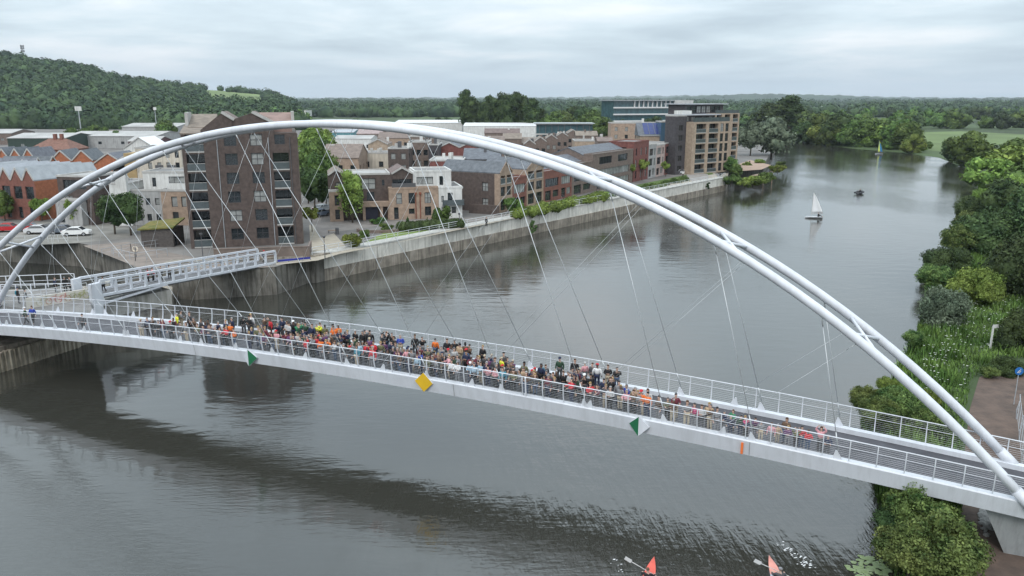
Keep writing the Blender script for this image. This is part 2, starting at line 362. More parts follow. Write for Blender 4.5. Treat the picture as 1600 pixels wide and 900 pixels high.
m.add([bdk(s-.07,-2.84,-.92),bdk(s+.07,-2.84,-.92),bdk(s+.07,-2.84,-.2),bdk(s-.07,-2.84,-.2),bdk(s-.07,-2.76,-.92),bdk(s+.07,-2.76,-.92),bdk(s+.07,-2.76,-.2),bdk(s-.07,-2.76,-.2)],[(0,1,2,3),(7,6,5,4),(0,4,5,1),(1,5,6,2),(2,6,7,3),(3,7,4,0)])
o = bparent(m.build('navigation_board', OR, bridge)); o['label'] = 'narrow upright orange board'
m = MB()
for u in (297, 1160, 700):
    s = s_of(u, 560, -2.7)+.4; m.add([bdk(s,-2.783,-.08),bdk(s+.05,-2.783,-.08),bdk(s+.05,-2.615,-1.0),bdk(s,-2.615,-1.0)], [(0,1,2,3)])
bparent(m.build('girder_joint', mat('joint_grey',(.3,.31,.32)), bridge))
# concrete pier at the right end
CP = mat('pier_concrete', (.33,.345,.35), .8, .15, .4, streak=.25)
pier = empty('bridge_pier', bp_(46,0,RZ), -BB, label='grey tapering concrete pier under the right end of the bridge', cat='pier')
m = MB(); 
top = [(43.4,-2.2),(50,-2.2),(50,2.2),(43.4,2.2)]; bot = [(45.4,-1.4),(50,-1.4),(50,1.4),(45.4,1.4)]
vs = [(a-46,b,zdeck(43)-1.0-RZ) for a,b in top]+[(a-46,b,-1.2) for a,b in bot]
m.add(vs, [(0,1,2,3),(7,6,5,4),(0,4,5,1),(1,5,6,2),(2,6,7,3),(3,7,4,0)]); m.build('pier_stem', CP, pier)
m = MB(); m.box(42.9-46,50-46,-2.25,2.25,zdeck(43)-1.02-RZ,zdeck(43)-.7-RZ); m.build('bearing_shelf', CP, pier)
# ================================================================= vegetation
def foliage(name, a, b, rnd=.25, clump=.35):
    if name in MC: return MC[name]
    m = bpy.data.materials.new(name); m.use_nodes = True; T = m.node_tree; p = T.nodes['Principled BSDF']
    p.inputs['Roughness'].default_value = .7; p.inputs['Specular IOR Level'].default_value = .15
    g = N(T, 'ShaderNodeNewGeometry')
    n1 = N(T, 'ShaderNodeTexNoise', i_Scale=clump, i_Detail=3.0); T.links.new(g.outputs['Position'], n1.inputs['Vector'])
    r = N(T, 'ShaderNodeValToRGB'); T.links.new(n1.outputs[0], r.inputs[0])
    r.color_ramp.elements[0].position = .36; r.color_ramp.elements[0].color = (*a, 1)
    r.color_ramp.elements[1].position = .64; r.color_ramp.elements[1].color = (*b, 1)
    oi = N(T, 'ShaderNodeObjectInfo'); hs = N(T, 'ShaderNodeHueSaturation')
    v = M('ADD', M('MULTIPLY', oi.outputs['Random'], 2*rnd, nt_=T), 1-rnd, nt_=T)
    v = M('MULTIPLY', v, M('ADD', M('MULTIPLY', g.outputs['Random Per Island'], .7, nt_=T), .65, nt_=T), nt_=T)
    T.links.new(v, hs.inputs['Value']); T.links.new(M('ADD', M('MULTIPLY', oi.outputs['Random'], .05, nt_=T), .475, nt_=T), hs.inputs['Hue'])
    T.links.new(r.outputs[0], hs.inputs['Color']); T.links.new(hs.outputs[0], p.inputs['Base Color'])
    MC[name] = m; return m
F_DARK = foliage('dark_foliage', (.024,.046,.018), (.066,.100,.034))
F_MID = foliage('mid_foliage', (.044,.078,.020), (.105,.155,.040))
F_NEAR = foliage('leafy_bush_foliage', (.032,.066,.018), (.150,.205,.062), .2, 1.1)
F_LIGHT = foliage('light_foliage', (.085,.130,.026), (.185,.240,.055))
F_GREY = foliage('grey_willow_foliage', (.065,.09,.058), (.135,.165,.11))
F_FAR = foliage('woodland_foliage', (.014,.030,.016), (.058,.088,.034), .3, .065)
BARK = mat('bark', (.10,.08,.06), .95, .4, 3)
_ico = {}
def ico(sub):
    if sub not in _ico:
        bm = bmesh.new(); bmesh.ops.create_icosphere(bm, subdivisions=sub, radius=1)
        _ico[sub] = (np.array([v.co[:] for v in bm.verts]), np.array([[v.index for v in f.verts] for f in bm.faces])); bm.free()
    return _ico[sub]
def np_mesh(name, V, F3, Q4, mats):
    me = bpy.data.meshes.new(name); nv = len(V); n3, n4 = len(F3), len(Q4)
    me.vertices.add(nv); me.vertices.foreach_set('co', np.asarray(V, np.float32).ravel())
    idx = np.concatenate([np.asarray(F3, np.int32).ravel(), np.asarray(Q4, np.int32).ravel()])
    me.loops.add(len(idx)); me.loops.foreach_set('vertex_index', idx)
    me.polygons.add(n3+n4)
    st = np.concatenate([np.arange(n3)*3, n3*3+np.arange(n4)*4]).astype(np.int32)
    me.polygons.foreach_set('loop_start', st)
    for m in mats: me.materials.append(m)
    me.update(calc_edges=True); me.validate(); return me
def leaves(C, Rd, n, size, g, shell=(.78, 1.12), droop=0.0, flat=.0):
    """n rhombic leaf sprays on the shells of the lumps C (centres) with radii Rd"""
    w_ = Rd**2; k = g.choice(len(C), n, p=w_/w_.sum())
    d = g.normal(size=(n,3)); d /= np.linalg.norm(d, axis=1)[:,None]
    d[:,2] = np.where(d[:,2] < -.35, -d[:,2], d[:,2])
    p = C[k]+d*Rd[k][:,None]*g.uniform(shell[0], shell[1], n)[:,None]
    if droop: p[:,2] -= droop*g.random(n)**2*Rd[k]
    nn = d+g.normal(size=(n,3))*.7; nn[:,2] += flat; nn /= np.linalg.norm(nn, axis=1)[:,None]
    t = np.cross(nn, g.normal(size=(n,3))); t /= np.linalg.norm(t, axis=1)[:,None]; b = np.cross(nn, t)
    s = size*g.uniform(.6, 1.4, n)[:,None]
    V = np.stack([p-t*s, p-b*s*.55+nn*s*.15, p+t*s, p+b*s*.55-nn*s*.1], 1).reshape(-1,3)
    return V, np.arange(4*n).reshape(-1,4)
def lumps(n, rad, g, lr=(.32,.5), hole=.45):
    d = g.normal(size=(n,3)); d /= np.linalg.norm(d, axis=1)[:,None]
    C = d*np.array(rad)*g.uniform(hole, .78, n)[:,None]; C[:,2] += 0
    Rr = min(rad[0], rad[2])*g.uniform(lr[0], lr[1], n); return C, Rr
def crown_mesh(name, C, Rr, nl, ls, m, g, core=.8, sub=1, **k):
    iv, if_ = ico(sub); Vs, Fs, o = [], [], 0
    for c, r in zip(C, Rr):
        Vs.append(c+iv*r*core*(1+g.normal(size=(len(iv),1))*.09)); Fs.append(if_+o); o += len(iv)
    V, Q = leaves(C, Rr, nl, ls, g, **k)
    return np_mesh(name, np.concatenate(Vs+[V]), np.concatenate(Fs), Q+o, [m])
def trunk_mesh(h, r, C, g, nb=5):
    m = MB(); top = h
    m.tube([(0,0,-.4),(.05*h*.2,0,h*.35),(-.02*h,.02*h,h*.7),(0,0,top)], [r*1.25,r,r*.7,r*.35], 8)
    for i in range(min(nb, len(C))):
        c = C[i]; z0 = h*g.uniform(.4,.75); m.tube([(0,0,z0),(c[0]*.5,c[1]*.5,z0+(c[2]-z0)*.6),tuple(c*np.array([.9,.9,1]))], [r*.45,r*.28,r*.1], 6)
    me = bpy.data.meshes.new('trunk'); me.from_pydata(m.v, [], m.f); me.materials.append(BARK); me.polygons.foreach_set('use_smooth', [True]*len(m.f)); me.update(); return me
PROTO = {}
def proto(kind, h, rad, nlump, nl, ls, m, hc=None, lr=(.32,.5), seed=1, n=2, sub=1, core=.8, tr=None, hole=.45, shape=None, **k):
    for i in range(n):
        g = np.random.default_rng(seed*17+i); C, Rr = lumps(nlump, rad, g, lr, hole)
        if shape: C, Rr = shape(C, Rr, g)
        C[:,2] += hc or h-rad[2]*.95
        PROTO.setdefault(kind, []).append((crown_mesh('crown', C, Rr, nl, ls, m, g, core, sub, **k), trunk_mesh(h*.72, tr or h*.02, C, g)))
def cone(C, Rr, g):
    z = C[:,2]; a = (z-z.min())/(z.max()-z.min()+1e-6); f = 1.15-.95*a; C[:,0] *= f; C[:,1] *= f; return C, Rr*(1.15-.75*a)
proto('broad', 10, (4.6,4.4,4.2), 22, 2600, .34, F_MID, seed=1, n=3)
proto('dark', 12, (4.8,4.6,5.0), 24, 2600, .36, F_DARK, seed=2, n=3)
proto('light', 8, (3.6,3.6,3.4), 18, 2000, .30, F_LIGHT, seed=3, n=3)
proto('grey', 9, (4.4,4.2,3.9), 26, 2600, .34, F_GREY, seed=4, n=2, shell=(.7,1.25), droop=.8)
proto('poplar', 22, (2.8,2.8,10), 30, 2600, .42, F_DARK, seed=5, n=3, lr=(.5,.85), hole=.2)
proto('conifer', 10, (2.4,2.4,4.8), 26, 1800, .30, F_DARK, seed=6, n=2, lr=(.28,.5), shape=cone)
proto('bush', 2.6, (1.8,1.8,1.25), 12, 1100, .17, F_MID, seed=7, n=3, hc=1.1, lr=(.4,.62), tr=.05)
proto('lightbush', 2.2, (1.7,1.7,1.1), 12, 1100, .16, F_LIGHT, seed=8, n=2, hc=1.0, lr=(.4,.62), tr=.05)
proto('sapling', 4.2, (1.25,1.25,1.35), 9, 600, .17, F_LIGHT, seed=9, n=2, lr=(.38,.55), tr=.06)
proto('weep', 8.5, (2.5,2.4,3.0), 16, 2600, .2, F_LIGHT, seed=10, n=1, droop=2.6, lr=(.35,.5), tr=.12)
proto('near', 4.2, (3.0,3.0,2.1), 80, 24000, .10, F_NEAR, seed=11, n=3, hc=2.1, lr=(.16,.34), tr=.1, sub=2, core=.66, shell=(.6,1.5), hole=.3)
proto('nearwillow', 6.5, (3.6,3.4,3.0), 50, 17000, .15, F_GREY, seed=12, n=1, hc=3.2, lr=(.25,.42), tr=.14, sub=2, core=.62, shell=(.55,1.35))
proto('neardark', 8.0, (4.6,4.4,3.8), 44, 16000, .17, F_DARK, seed=13, n=2, hc=3.9, lr=(.3,.45), tr=.18, sub=2, core=.75, shell=(.65,1.25))
proto('nearlight', 5.5, (3.8,3.4,2.5), 44, 15000, .14, F_LIGHT, seed=14, n=1, hc=2.6, lr=(.3,.45), tr=.12, sub=2, core=.72, shell=(.6,1.3))
# far ones carry trunk and crown in one mesh
for kk, (fm, rad, hh) in dict(farbroad=(F_FAR,(5,5,4.6),11), farpoplar=(F_DARK,(2.3,2.3,8),17), farround=(F_MID,(4.6,4.6,4.2),9)).items():
    for i in range(3):
        g = np.random.default_rng(900+i); C, Rr = lumps(12, rad, g, (.42,.62), .35); C[:,2] += hh-rad[2]*.95
        PROTO.setdefault(kk, []).append((crown_mesh('tree', C, Rr, 420, .62, fm, g, .85, 1), None))
PH = dict(broad=10, dark=12, light=8, grey=9, poplar=22, conifer=10, bush=2.6, lightbush=2.2, sapling=4.2, weep=8.5, near=4.2, nearwillow=6.5, neardark=8, nearlight=5.5, farbroad=11, farpoplar=17, farround=9)
TW = {'bush':'bush','lightbush':'bush','near':'bush','nearlight':'bush','conifer':'conifer_tree','poplar':'poplar_tree','farpoplar':'poplar_tree','grey':'willow_tree','nearwillow':'willow_tree','weep':'birch_tree'}
TREES = []
SINK = {'trees along the far river bank':.30, 'bushes and trees along the right bank':.30, 'trees beyond the meadow':.22, 'trees behind the town roofs':.25, 'trees at the foot of the hill':.25, 'tall poplars behind the brown houses':.12}
def tree(kind, p, h, label=None, wide=1.0, group=None, zone=None, z=None):
    i = random.randrange(len(PROTO[kind])); cm, tm = PROTO[kind][i]; s = h/PH[kind]; sk = SINK.get(group, 0)
    if sk and kind in ('bush','lightbush','near','nearlight'): sk = .08
    s = s/(1-sk); h = h/(1-sk)
    nm = TW.get(kind, 'tree'); loc_ = (p[0], p[1], (p[2] if len(p) > 2 else z)-sk*h); cat = nm.replace('_', ' ')
    if tm is None: r = link(nm, cm)
    else:
        r = empty(nm); link('crown', cm, r); link('trunk', tm, r)
    r.location = loc_; r.rotation_euler = (0,0,random.uniform(0,6.28)); r.scale = (s*wide*random.uniform(.93,1.07), s*wide*random.uniform(.93,1.07), s)
    r['category'] = cat
    if group: r['group'] = group
    if label: r['label'] = label
    TREES.append((r, kind, zone, h)); return r
ADJ = {'farbroad':'dark rounded tree','farround':'lighter rounded tree','farpoplar':'slim tall poplar','broad':'leafy mid green tree','dark':'dense dark tree','light':'pale green tree','grey':'grey green willow','bush':'rounded green bush','lightbush':'light green bush','near':'large leafy bush','nearlight':'yellow green bush','conifer':'pointed dark conifer','poplar':'tall poplar','sapling':'small young tree','neardark':'large dark tree','nearwillow':'silvery willow','weep':'weeping birch'}
def finish_tree_labels():
    groups = {}
    for r, kind, zone, h in TREES:
        if 'label' in r: continue
        groups.setdefault((kind, zone), []).append(r)
    for (kind, zone), rs in groups.items():
        rs.sort(key=lambda r: pix(r.location)[0])
        for i, r in enumerate(rs):
            r['label'] = ('' if len(rs) == 1 else ordn(i)+' ')+ADJ[kind]+('' if len(rs) == 1 else ' from the left')+' '+zone
# ---- right bank, close to the bridge
def rt(kind, u, v, h, label, wide=1.0, z=RZ): return tree(kind, at(u, v, z), h, label, wide, 'bushes and trees along the right bank')
rt('near', 1405, 655, 2.7, 'leafy bush at the water edge beyond the far railing, left part')
rt('near', 1350, 640, 2.0, 'low leafy bush sticking out over the water behind the bridge right half', z=.8)
rt('near', 1455, 680, 2.4, 'leafy bush just behind the bridge right of the waterside one')
rt('nearlight', 1452, 640, 1.9, 'low light green bush between the leafy bushes and the dirt path', .7)
rt('near', 1432, 845, 3.4, 'big leafy bush in front of the bridge beside the concrete pier', .9, .8)
rt('near', 1462, 905, 3.6, 'big leafy bush cut by the lower edge of the photo', .95, .8)
rt('neardark', 1446, 780, 2.9, 'dark green bush right below the near girder', .8, .8)
rt('nearwillow', 1471, 505, 4.3, 'silvery leaved willow bush standing by the lily pads', .85, .8)
rt('nearlight', 1522, 475, 5.0, 'yellow green bush behind the silvery willow bush', .95)
rt('neardark', 1600, 462, 8.0, 'dark round tree at the right edge above the flowery grass', .9)
rt('neardark', 1590, 545, 4.0, 'low dark bush at the right edge right of the white signpost', .8)
rt('neardark', 1560, 398, 8.5, 'large dark tree leaning over the water, upstream of the yellow green bush', 1.0)
rt('neardark', 1625, 400, 11, 'tall dark tree at the right edge behind the round one')
rt('nearlight', 1588, 330, 9.0, 'tall yellow green tree on the right bank upper slope', 1.0)
rt('dark', 1570, 345, 8.5, 'dark tree at the river bend left of the yellow green one', 1.1)
rt('light', 1545, 292, 8.5, 'pale green tree at the bend of the right bank', 1.3)
rt('light', 1585, 285, 11, 'pale broad tree right of the bend by the photo edge', 1.3)
rt('broad', 1625, 320, 12, 'mid green tree at the right edge above the bend', 1.2)
rt('broad', 1512, 258, 12, 'wide round tree at the outer bend beside the meadow', 1.25)
rt('dark', 1487, 250, 9, 'small dark tree on the bank left of the wide round one', .9)
rt('broad', 1590, 262, 10, 'round tree on the meadow edge near the right of the photo', 1.2)
for i, (u, v, k, h, lab) in enumerate([(1462,452,'near',3.4,'green bush at the water edge left of the yellow green bush'),(1478,425,'neardark',4.2,'dark bush at the water edge below the big leaning tree'),(1500,395,'near',4.5,'leafy bush at the water edge left of the big leaning tree'),
    (1512,365,'near',4.5,'leafy waterside bush just upstream of the big leaning tree'),(1522,340,'neardark',5,'dark waterside bush left of the pale trees'),(1535,318,'nearlight',4,'light green bush at the water line near the bend'),(1428,540,'near',1.6,'low bush at the bank right of the lily pads'),
    (1385,610,'nearlight',1.3,'low light green growth at the bank behind the bridge'),(1372,665,'near',2.2,'bush at the water edge touching the far railing on the right'),(1412,765,'near',2.6,'leafy bush at the water edge just below the near girder'),(1404,835,'neardark',1.9,'dark low bush hanging over the water in front of the bridge'),(1420,890,'near',2.8,'leafy bush at the water in the lower right corner'),
    (1545,460,'near',3.5,'green bush between yellow green bush and dark round tree'),(1572,585,'neardark',1.7,'small dark bush at the head of the dirt path'),(1545,590,'near',1.2,'small low bush left of the blue sign')]):
    rt(k, u, v, h, lab, 1.05, .9 if u < 1440 or v < 420 else RZ)
# ---- far bank, row of trees along the water
for (u, v, k, h) in [(1178,235,'broad',12),(1255,222,'dark',12),(1275,222,'broad',15),(1283,224,'light',11),(1302,226,'broad',12),(1318,226,'dark',17),(1338,228,'broad',15),(1350,229,'broad',14),(1360,229,'light',11),(1385,230,'light',12),(1403,233,'broad',14),(1412,234,'broad',13),(1425,238,'light',8),(1448,232,'bush',4),(1440,236,'lightbush',3)]:
    tree(k, at(u, v, RZ), h, None, 1.15, 'trees along the far river bank', 'at the waterline of the far bank')
tree('poplar', at(1231, 214, RZ), 32, 'tallest dark tree rising behind the drooping willow on the far bank', 1.9)
tree('dark', at(1210, 214, RZ), 24, 'tall dark tree left of the tallest far bank one', 1.5)
for (u, dx) in ((1206, 0), (1221, 6), (1190, -5)):
    pass
tree('grey', at(1205, 247, 2.6), 15.5, 'drooping grey green willow leaning over the river past the tan flats', 1.15)
tree('grey', at(1172, 246, 3.2), 13, 'grey green willow standing against the tan flats', .9)
for (u, v, h, k) in [(1130,288,2.6,'bush'),(1142,290,3.4,'bush'),(1150,280,4.5,'broad'),(1163,293,3.0,'lightbush'),(1176,290,3.2,'lightbush'),(1190,287,3.4,'bush'),(1200,283,3.0,'bush'),(1215,270,2.8,'lightbush'),(1140,272,5,'broad'),(1222,262,2.4,'bush'),(1185,258,2.4,'lightbush'),(1168,262,2.0,'lightbush'),(1118,262,2.8,'bush')]:
    tree(k, at(u, v, 1.6 if v > 278 else 3.0), h, None, 1.2, 'bushes on the point past the quay', 'on the point past the quay')
# ---- mid distance: scattered individual trees, right side, around the meadow
def clear_meadow(x, y):
    u, v, d = pix((x, y, RZ)); return (1415 < u and 203 < v < 232) or (1270 < u < 1345 and 176 < v < 184)
cnt = 0
while cnt < 165:
    v = random.uniform(176, 214); u = random.uniform(1150, 1660); p = at(u, v, RZ)
    if clear_meadow(p.x, p.y): continue
    k = random.choice(['farbroad','farbroad','farround','farround','farpoplar'] if v < 196 else ['farbroad','farround','farround'])
    h = random.uniform(9, 15) if k != 'farpoplar' else random.uniform(14, 20)
    tree(k, p, h, None, random.uniform(.9, 1.3), 'trees beyond the meadow', 'in woods '+('far right' if u > 1480 else 'above the meadow' if u > 1360 else 'around the white hangar' if u > 1250 else 'behind the tan flats')); cnt += 1
# ---- dark tall poplar group behind the town, and trees between town and horizon
for (u, h) in [(727,37),(735,30),(748,28),(757,28),(768,33),(776,30),(785,33),(793,34),(803,33),(812,35),(820,33),(830,30),(838,24),(845,22)]:
    tree('poplar', at(u, 212+random.uniform(-3,2), GZ), h*.86, None, 1.05 if u != 727 else .85, 'tall poplars behind the brown houses', 'in the tall clump behind brown roofs')
for (u, v, h, k) in [(985,208,24,'conifer'),(840,214,14,'conifer'),(900,200,18,'dark'),(915,202,16,'dark'),(928,206,15,'broad'),(880,204,14,'broad'),(865,206,14,'broad'),(948,206,14,'broad'),(1000,210,14,'broad'),(1020,214,12,'dark'),(965,212,13,'dark'),(940,214,12,'broad'),(860,214,12,'broad'),(890,212,10,'broad'),(700,205,9,'dark'),(688,203,9,'dark'),(715,206,9,'dark'),(560,206,8,'broad')]:
    tree(k, at(u, v, GZ), h, None, 1.2, 'trees behind the town roofs', 'in the belt behind the town roofs')
# trees within the town
def tt(k, u, v, h, label, wide=1.0, z=GZ): return tree(k, at(u, v, z), h, label, wide, 'street trees in the town')
tt('dark', 205, 368, 6.9, 'large dark street tree right of the parked cars, right of the pair', .95)
tt('dark', 180, 366, 6.9, 'large dark street tree right of the parked cars, left of the pair', .95)
tt('broad', 8, 345, 5.2, 'green street tree at the left edge before the orange brick houses', .9)
tt('light', 66, 345, 4.2, 'small green tree before the orange brick house behind the arch', .9)
tt('light', 117, 352, 4.6, 'small green tree beside the silver parked cars', .8)
tt('weep', 551, 348, 9.5, 'weeping birch with pale trunk in front of the brown terrace', .9)
tt('sapling', 488, 362, 4.6, 'small pale tree on the path right of the tower block')
tt('bush', 692, 350, 3.6, 'bushy young tree before the white house', .8)
for (u, v, h) in [(493,335,9),(498,316,10),(505,300,10),(482,318,8),(488,300,11),(497,285,12),(510,322,6)]:
    tree('dark' if h < 10 else 'broad', at(u, v, GZ), h, None, .85, 'trees in the street behind the tower', 'in the street beside the tower')
for (u, v, h) in [(497,262,13),(505,258,12),(488,256,12),(515,262,9)]:
    tree('light', at(u, v, GZ), h, None, .95, 'trees in the street behind the tower', 'behind the street beside the tower')
tt('bush', 1004-200, 333, 3.4, 'dark young tree before the tan gabled house', .9)
tt('sapling', 985, 285, 6.5, 'loose pale tree before the red brick house, left one', 1.0)
tt('sapling', 1003, 282, 6.5, 'loose pale tree before the red brick house, right one', .9)
tt('sapling', 1040, 276, 5.0, 'small pale tree before the pink house at the row end', .9)
tt('bush', 255, 222, 10, 'big green tree behind the cream flats left of the tower', .9)
tt('broad', 262, 219, 11, 'rounded tree left of the tower roof', 1.1)
for (u, v, h) in [(120,226,8),(135,225,8),(150,222,9),(165,226,8),(185,230,7),(112,222,7)]:
    tree('broad', at(u, v, GZ), h, None, 1.0, 'trees behind the orange brick houses', 'between sheds and orange brick roofs')
# planting beds on the promenade
def bed(k, u, v, h, wide, label): return tree(k, at(u, v, GZ), h, label, wide, 'planting on the promenade')
bed('lightbush', 548, 386, 2.3, 1.0, 'light green shrub at the left corner of the promenade lawn')
bed('bush', 570, 372, 1.5, 1.0, 'low shrub at the back of the lawn bed, left one')
bed('bush', 603, 360, 1.3, 1.5, 'low wide shrub in the round bed before the brown terrace')
bed('bush', 590, 350, 1.3, 1.6, 'low wide shrub behind the round bed wall')
bed('bush', 636, 340, 1.9, .6, 'rounded dark shrub against the tan house wall')
bed('bush', 624, 341, 1.8, .6, 'rounded shrub left of the one against the tan wall')
bed('conifer', 668, 353, 1.7, .8, 'tiny pointed shrub behind the long hedge, right one')
bed('conifer', 637, 351, 1.7, .8, 'tiny pointed shrub behind the long hedge, left one')
# ---- far woods beyond: one mass nobody could count
def woods(name, label, pts, base_r, m, leafn=44, ls=.55):
    iv, if_ = ico(1); Vs, Fs, o = [], [], 0; g = np.random.default_rng(77)
    P_ = np.array(pts); Rr = base_r*P_[:,3]; C = P_[:,:3].copy(); C[:,2] += Rr*.55
    n = len(C); V = (C[:,None,:]+iv[None]*(Rr[:,None,None]*np.array([1,1,.85]))*(1+g.normal(size=(n,len(iv),1))*.12)).reshape(-1,3)
    Fx = (if_[None]+(np.arange(n)*len(iv))[:,None,None]).reshape(-1,3)
    k = np.repeat(np.arange(n), leafn); d = g.normal(size=(len(k),3)); d /= np.linalg.norm(d,axis=1)[:,None]; d[:,2] = abs(d[:,2])
    s = (Rr[k]*.17*g.uniform(.5,1.2,len(k)))[:,None]; p = C[k]+d*Rr[k][:,None]*1.0
    nn = d+g.normal(size=d.shape)*.5; nn /= np.linalg.norm(nn,axis=1)[:,None]; t = np.cross(nn, g.normal(size=d.shape)); t /= np.linalg.norm(t,axis=1)[:,None]; b = np.cross(nn,t)
    LV = np.stack([p-t*s,p-b*s*.6+nn*s*.3,p+t*s,p+b*s*.6],1).reshape(-1,3)
    me = np_mesh(name, np.concatenate([V,LV]), Fx, np.arange(len(LV)).reshape(-1,4)+len(V), [m])
    return tag(link(name, me), label, 'woodland', None, 'stuff')
pts = []
g = np.random.default_rng(3)
def keep(u, v): return not ((1268 < u < 1345 and 168 < v < 178))
while len(pts) < 5200:
    u, v = g.uniform(-150, 1750), 156+26*g.random()**1.35+1.6
    p = at(u, v, RZ)
    if p.y > 5200 or not keep(u, v): continue
    if u < 470 and v < 172: continue
    if g.random() < .10 and v > 166: continue
    nz = math.sin(p.x*.004+1.3)*math.sin(p.y*.0031+.5)
    if nz > .78: continue                        # fields between the woods
    pts.append((p.x, p.y, RZ, g.uniform(.5, 1.4)*(1+p.y/2600)))
woods('distant_woodland', 'dark green woods and hedgerows spreading over the plain to the horizon', pts, 6.2, F_FAR)
# ---- wooded hill on the left
crest = [(-300,70),(-120,80),(0,86),(30,85),(60,95),(110,100),(150,108),(200,122),(240,128),(300,134),(350,137),(400,141),(425,144),(445,152),(470,162)]
crest_z = lambda D, v: HC-D*math.tan(PITCH-math.atan((450-v)/FPX))
def cv(u): return float(np.interp(u, [c[0] for c in crest], [c[1] for c in crest]))
def hill_point(u, t):                      # t 0 foot .. 1 crest
    D0, D1 = 640, 1150+max(0, (u-100))*1.6
    D = D0+(D1-D0)*t; zc = crest_z(D1, cv(u)+5)
    z = RZ+(max(zc, RZ+2)-RZ)*(t**1.15)
    az = math.atan((u-800)/FPX*math.cos(PITCH)); return Vector((math.tan(az)*D, D, z))
mb = MB(); nu, ntt = 50, 10; vs = [hill_point(-300+i*780/(nu-1), j/(ntt-1)) for i in range(nu) for j in range(ntt)]
back = [Vector((v.x*1.6, v.y*1.6, RZ-1)) for v in [vs[i*ntt+ntt-1] for i in range(nu)]]
mb.add(vs+back, [(i*ntt+j,(i+1)*ntt+j,(i+1)*ntt+j+1,i*ntt+j+1) for i in range(nu-1) for j in range(ntt-1)]+[(i*ntt+ntt-1,(i+1)*ntt+ntt-1,nu*ntt+i+1,nu*ntt+i) for i in range(nu-1)])
structure(mb, 'hill', mat('hillside_grass', (.15,.20,.07), .95, .3, .01))
pts = []
while len(pts) < 3600:
    u, t = g.uniform(-300, 462), g.random()**1.2; p = hill_point(u, t)
    if 318 < u < 415 and .42 < t < .96: continue
    pts.append((p.x, p.y, p.z, g.uniform(.5, 1.35)*(1.15 if t < .9 else .9)))
woods('hillside_woodland', 'dense dark green woods covering the hill on the left', pts, 7.2, F_FAR, 55)
for i in range(70):      # trees at the foot of the hill one can tell apart
    u = -40+i*7.4+random.uniform(-4,4); v = random.uniform(184, 204)
    tree(random.choice(['farbroad','farround','farround']), at(u, v, RZ), random.uniform(11,17), None, random.uniform(1,1.3), 'trees at the foot of the hill', 'at the foot of the hill')
# low blue ridge on the horizon
for nm, prof, D, mm in (('distant_ridge', [(430,156),(470,155),(540,153),(620,155),(760,154),(900,155),(1040,153),(1120,149),(1180,147),(1250,148),(1330,150),(1380,153),(1460,154),(1600,152),(1700,152)], 5200, F_FAR),
                        ('distant_hills', [(100,154),(500,153),(700,152.5),(900,152),(1100,149),(1300,150),(1500,153),(1750,153)], 9500, F_FAR)):
    mb = MB(); U = np.arange(prof[0][0], prof[-1][0], 3.0)
    top, bot, bk = [], [], []
    for u in U:
        v = float(np.interp(u, [a for a,_ in prof], [b for _,b in prof]))+.9*math.sin(u*.21)*math.sin(u*.083)+random.uniform(-.5,.5)
        x = (u-800)/FPX*D*math.cos(PITCH); z = HC+D*(156-v)/FPX*1.0; top.append((x,D,z)); bot.append((x*.8,D*.8,0)); bk.append((x*1.2,D*1.2,0))
    k = len(U); mb.add(top+bot+bk, [(i,i+1,k+i+1,k+i) for i in range(k-1)]+[(i,i+1,2*k+i+1,2*k+i) for i in range(k-1)])
    structure(mb, nm, mat('ridge_woods', (.035,.06,.03), .95, .5, .004))
# ================================================================= buildings
BR_D = mat('dark_brown_brick', (.092,.070,.062), .9, .3, 1.6, bump=.2, bscale=14)
BR_M = mat('mid_brown_brick', (.175,.135,.115), .9, .28, 1.6, bump=.2, bscale=14)
BR_R = mat('red_brick', (.18,.070,.060), .9, .3, 1.6, bump=.2, bscale=14)
BR_O = mat('orange_brick', (.36,.135,.07), .9, .25, 1.6, bump=.2, bscale=14)
BR_RD = mat('dark_red_brick', (.20,.085,.065), .9, .25, 1.6, bump=.2, bscale=14)
BR_T = mat('tan_brick', (.33,.245,.185), .9, .25, 1.2, bump=.2, bscale=14)
BR_B = mat('buff_brick', (.36,.28,.21), .9, .25, 1.2, bump=.2, bscale=14)
BR_K = mat('charcoal_brick', (.065,.06,.065), .9, .3, 1.6)
REND = mat('white_render', (.62,.62,.60), .85, .12, .6, streak=.3)
CREAM = mat('cream_render', (.55,.50,.42), .85, .12, .6, streak=.3)
GREYR = mat('grey_render', (.36,.36,.355), .85, .15, .6, streak=.3)
SLATE = mat('slate_roof', (.12,.13,.145), .75, .3, 1.2, rnd=.15)
ZINC = mat('zinc_roof', (.34,.36,.38), .5, .15, .8, rnd=.1)
ROOFB = mat('brown_roof', (.19,.15,.13), .85, .25, 1.0, rnd=.15)
ROOFT = mat('tile_roof', (.19,.10,.075), .85, .3, 1.4)
ROOFL = mat('pale_sheet_roof', (.40,.39,.375), .6, .2, .15, streak=.25)
FLAT = mat('flat_roof_felt', (.22,.215,.21), .9, .3, .4)
COPE = mat('pale_coping', (.42,.41,.39), .7, .15, 1)
FRM = mat('dark_window_frame', (.045,.045,.05), .5, .1); FRW = mat('white_window_frame', (.65,.65,.65), .5, .1)
GL = mat('window_glass', (.022,.028,.032), .06, .3, .6, spec=.8)
GLT = mat('teal_glass', (.05,.10,.115), .08, .3, .4, spec=.8)
BLND = mat('window_with_pale_blind', (.30,.31,.30), .25, .35, .5)
BALG = mat('balcony_glass', (.07,.085,.09), .12, .2, 1, spec=.7)
STEEL = mat('dark_steel', (.09,.09,.095), .5, .1)
_wm = {}
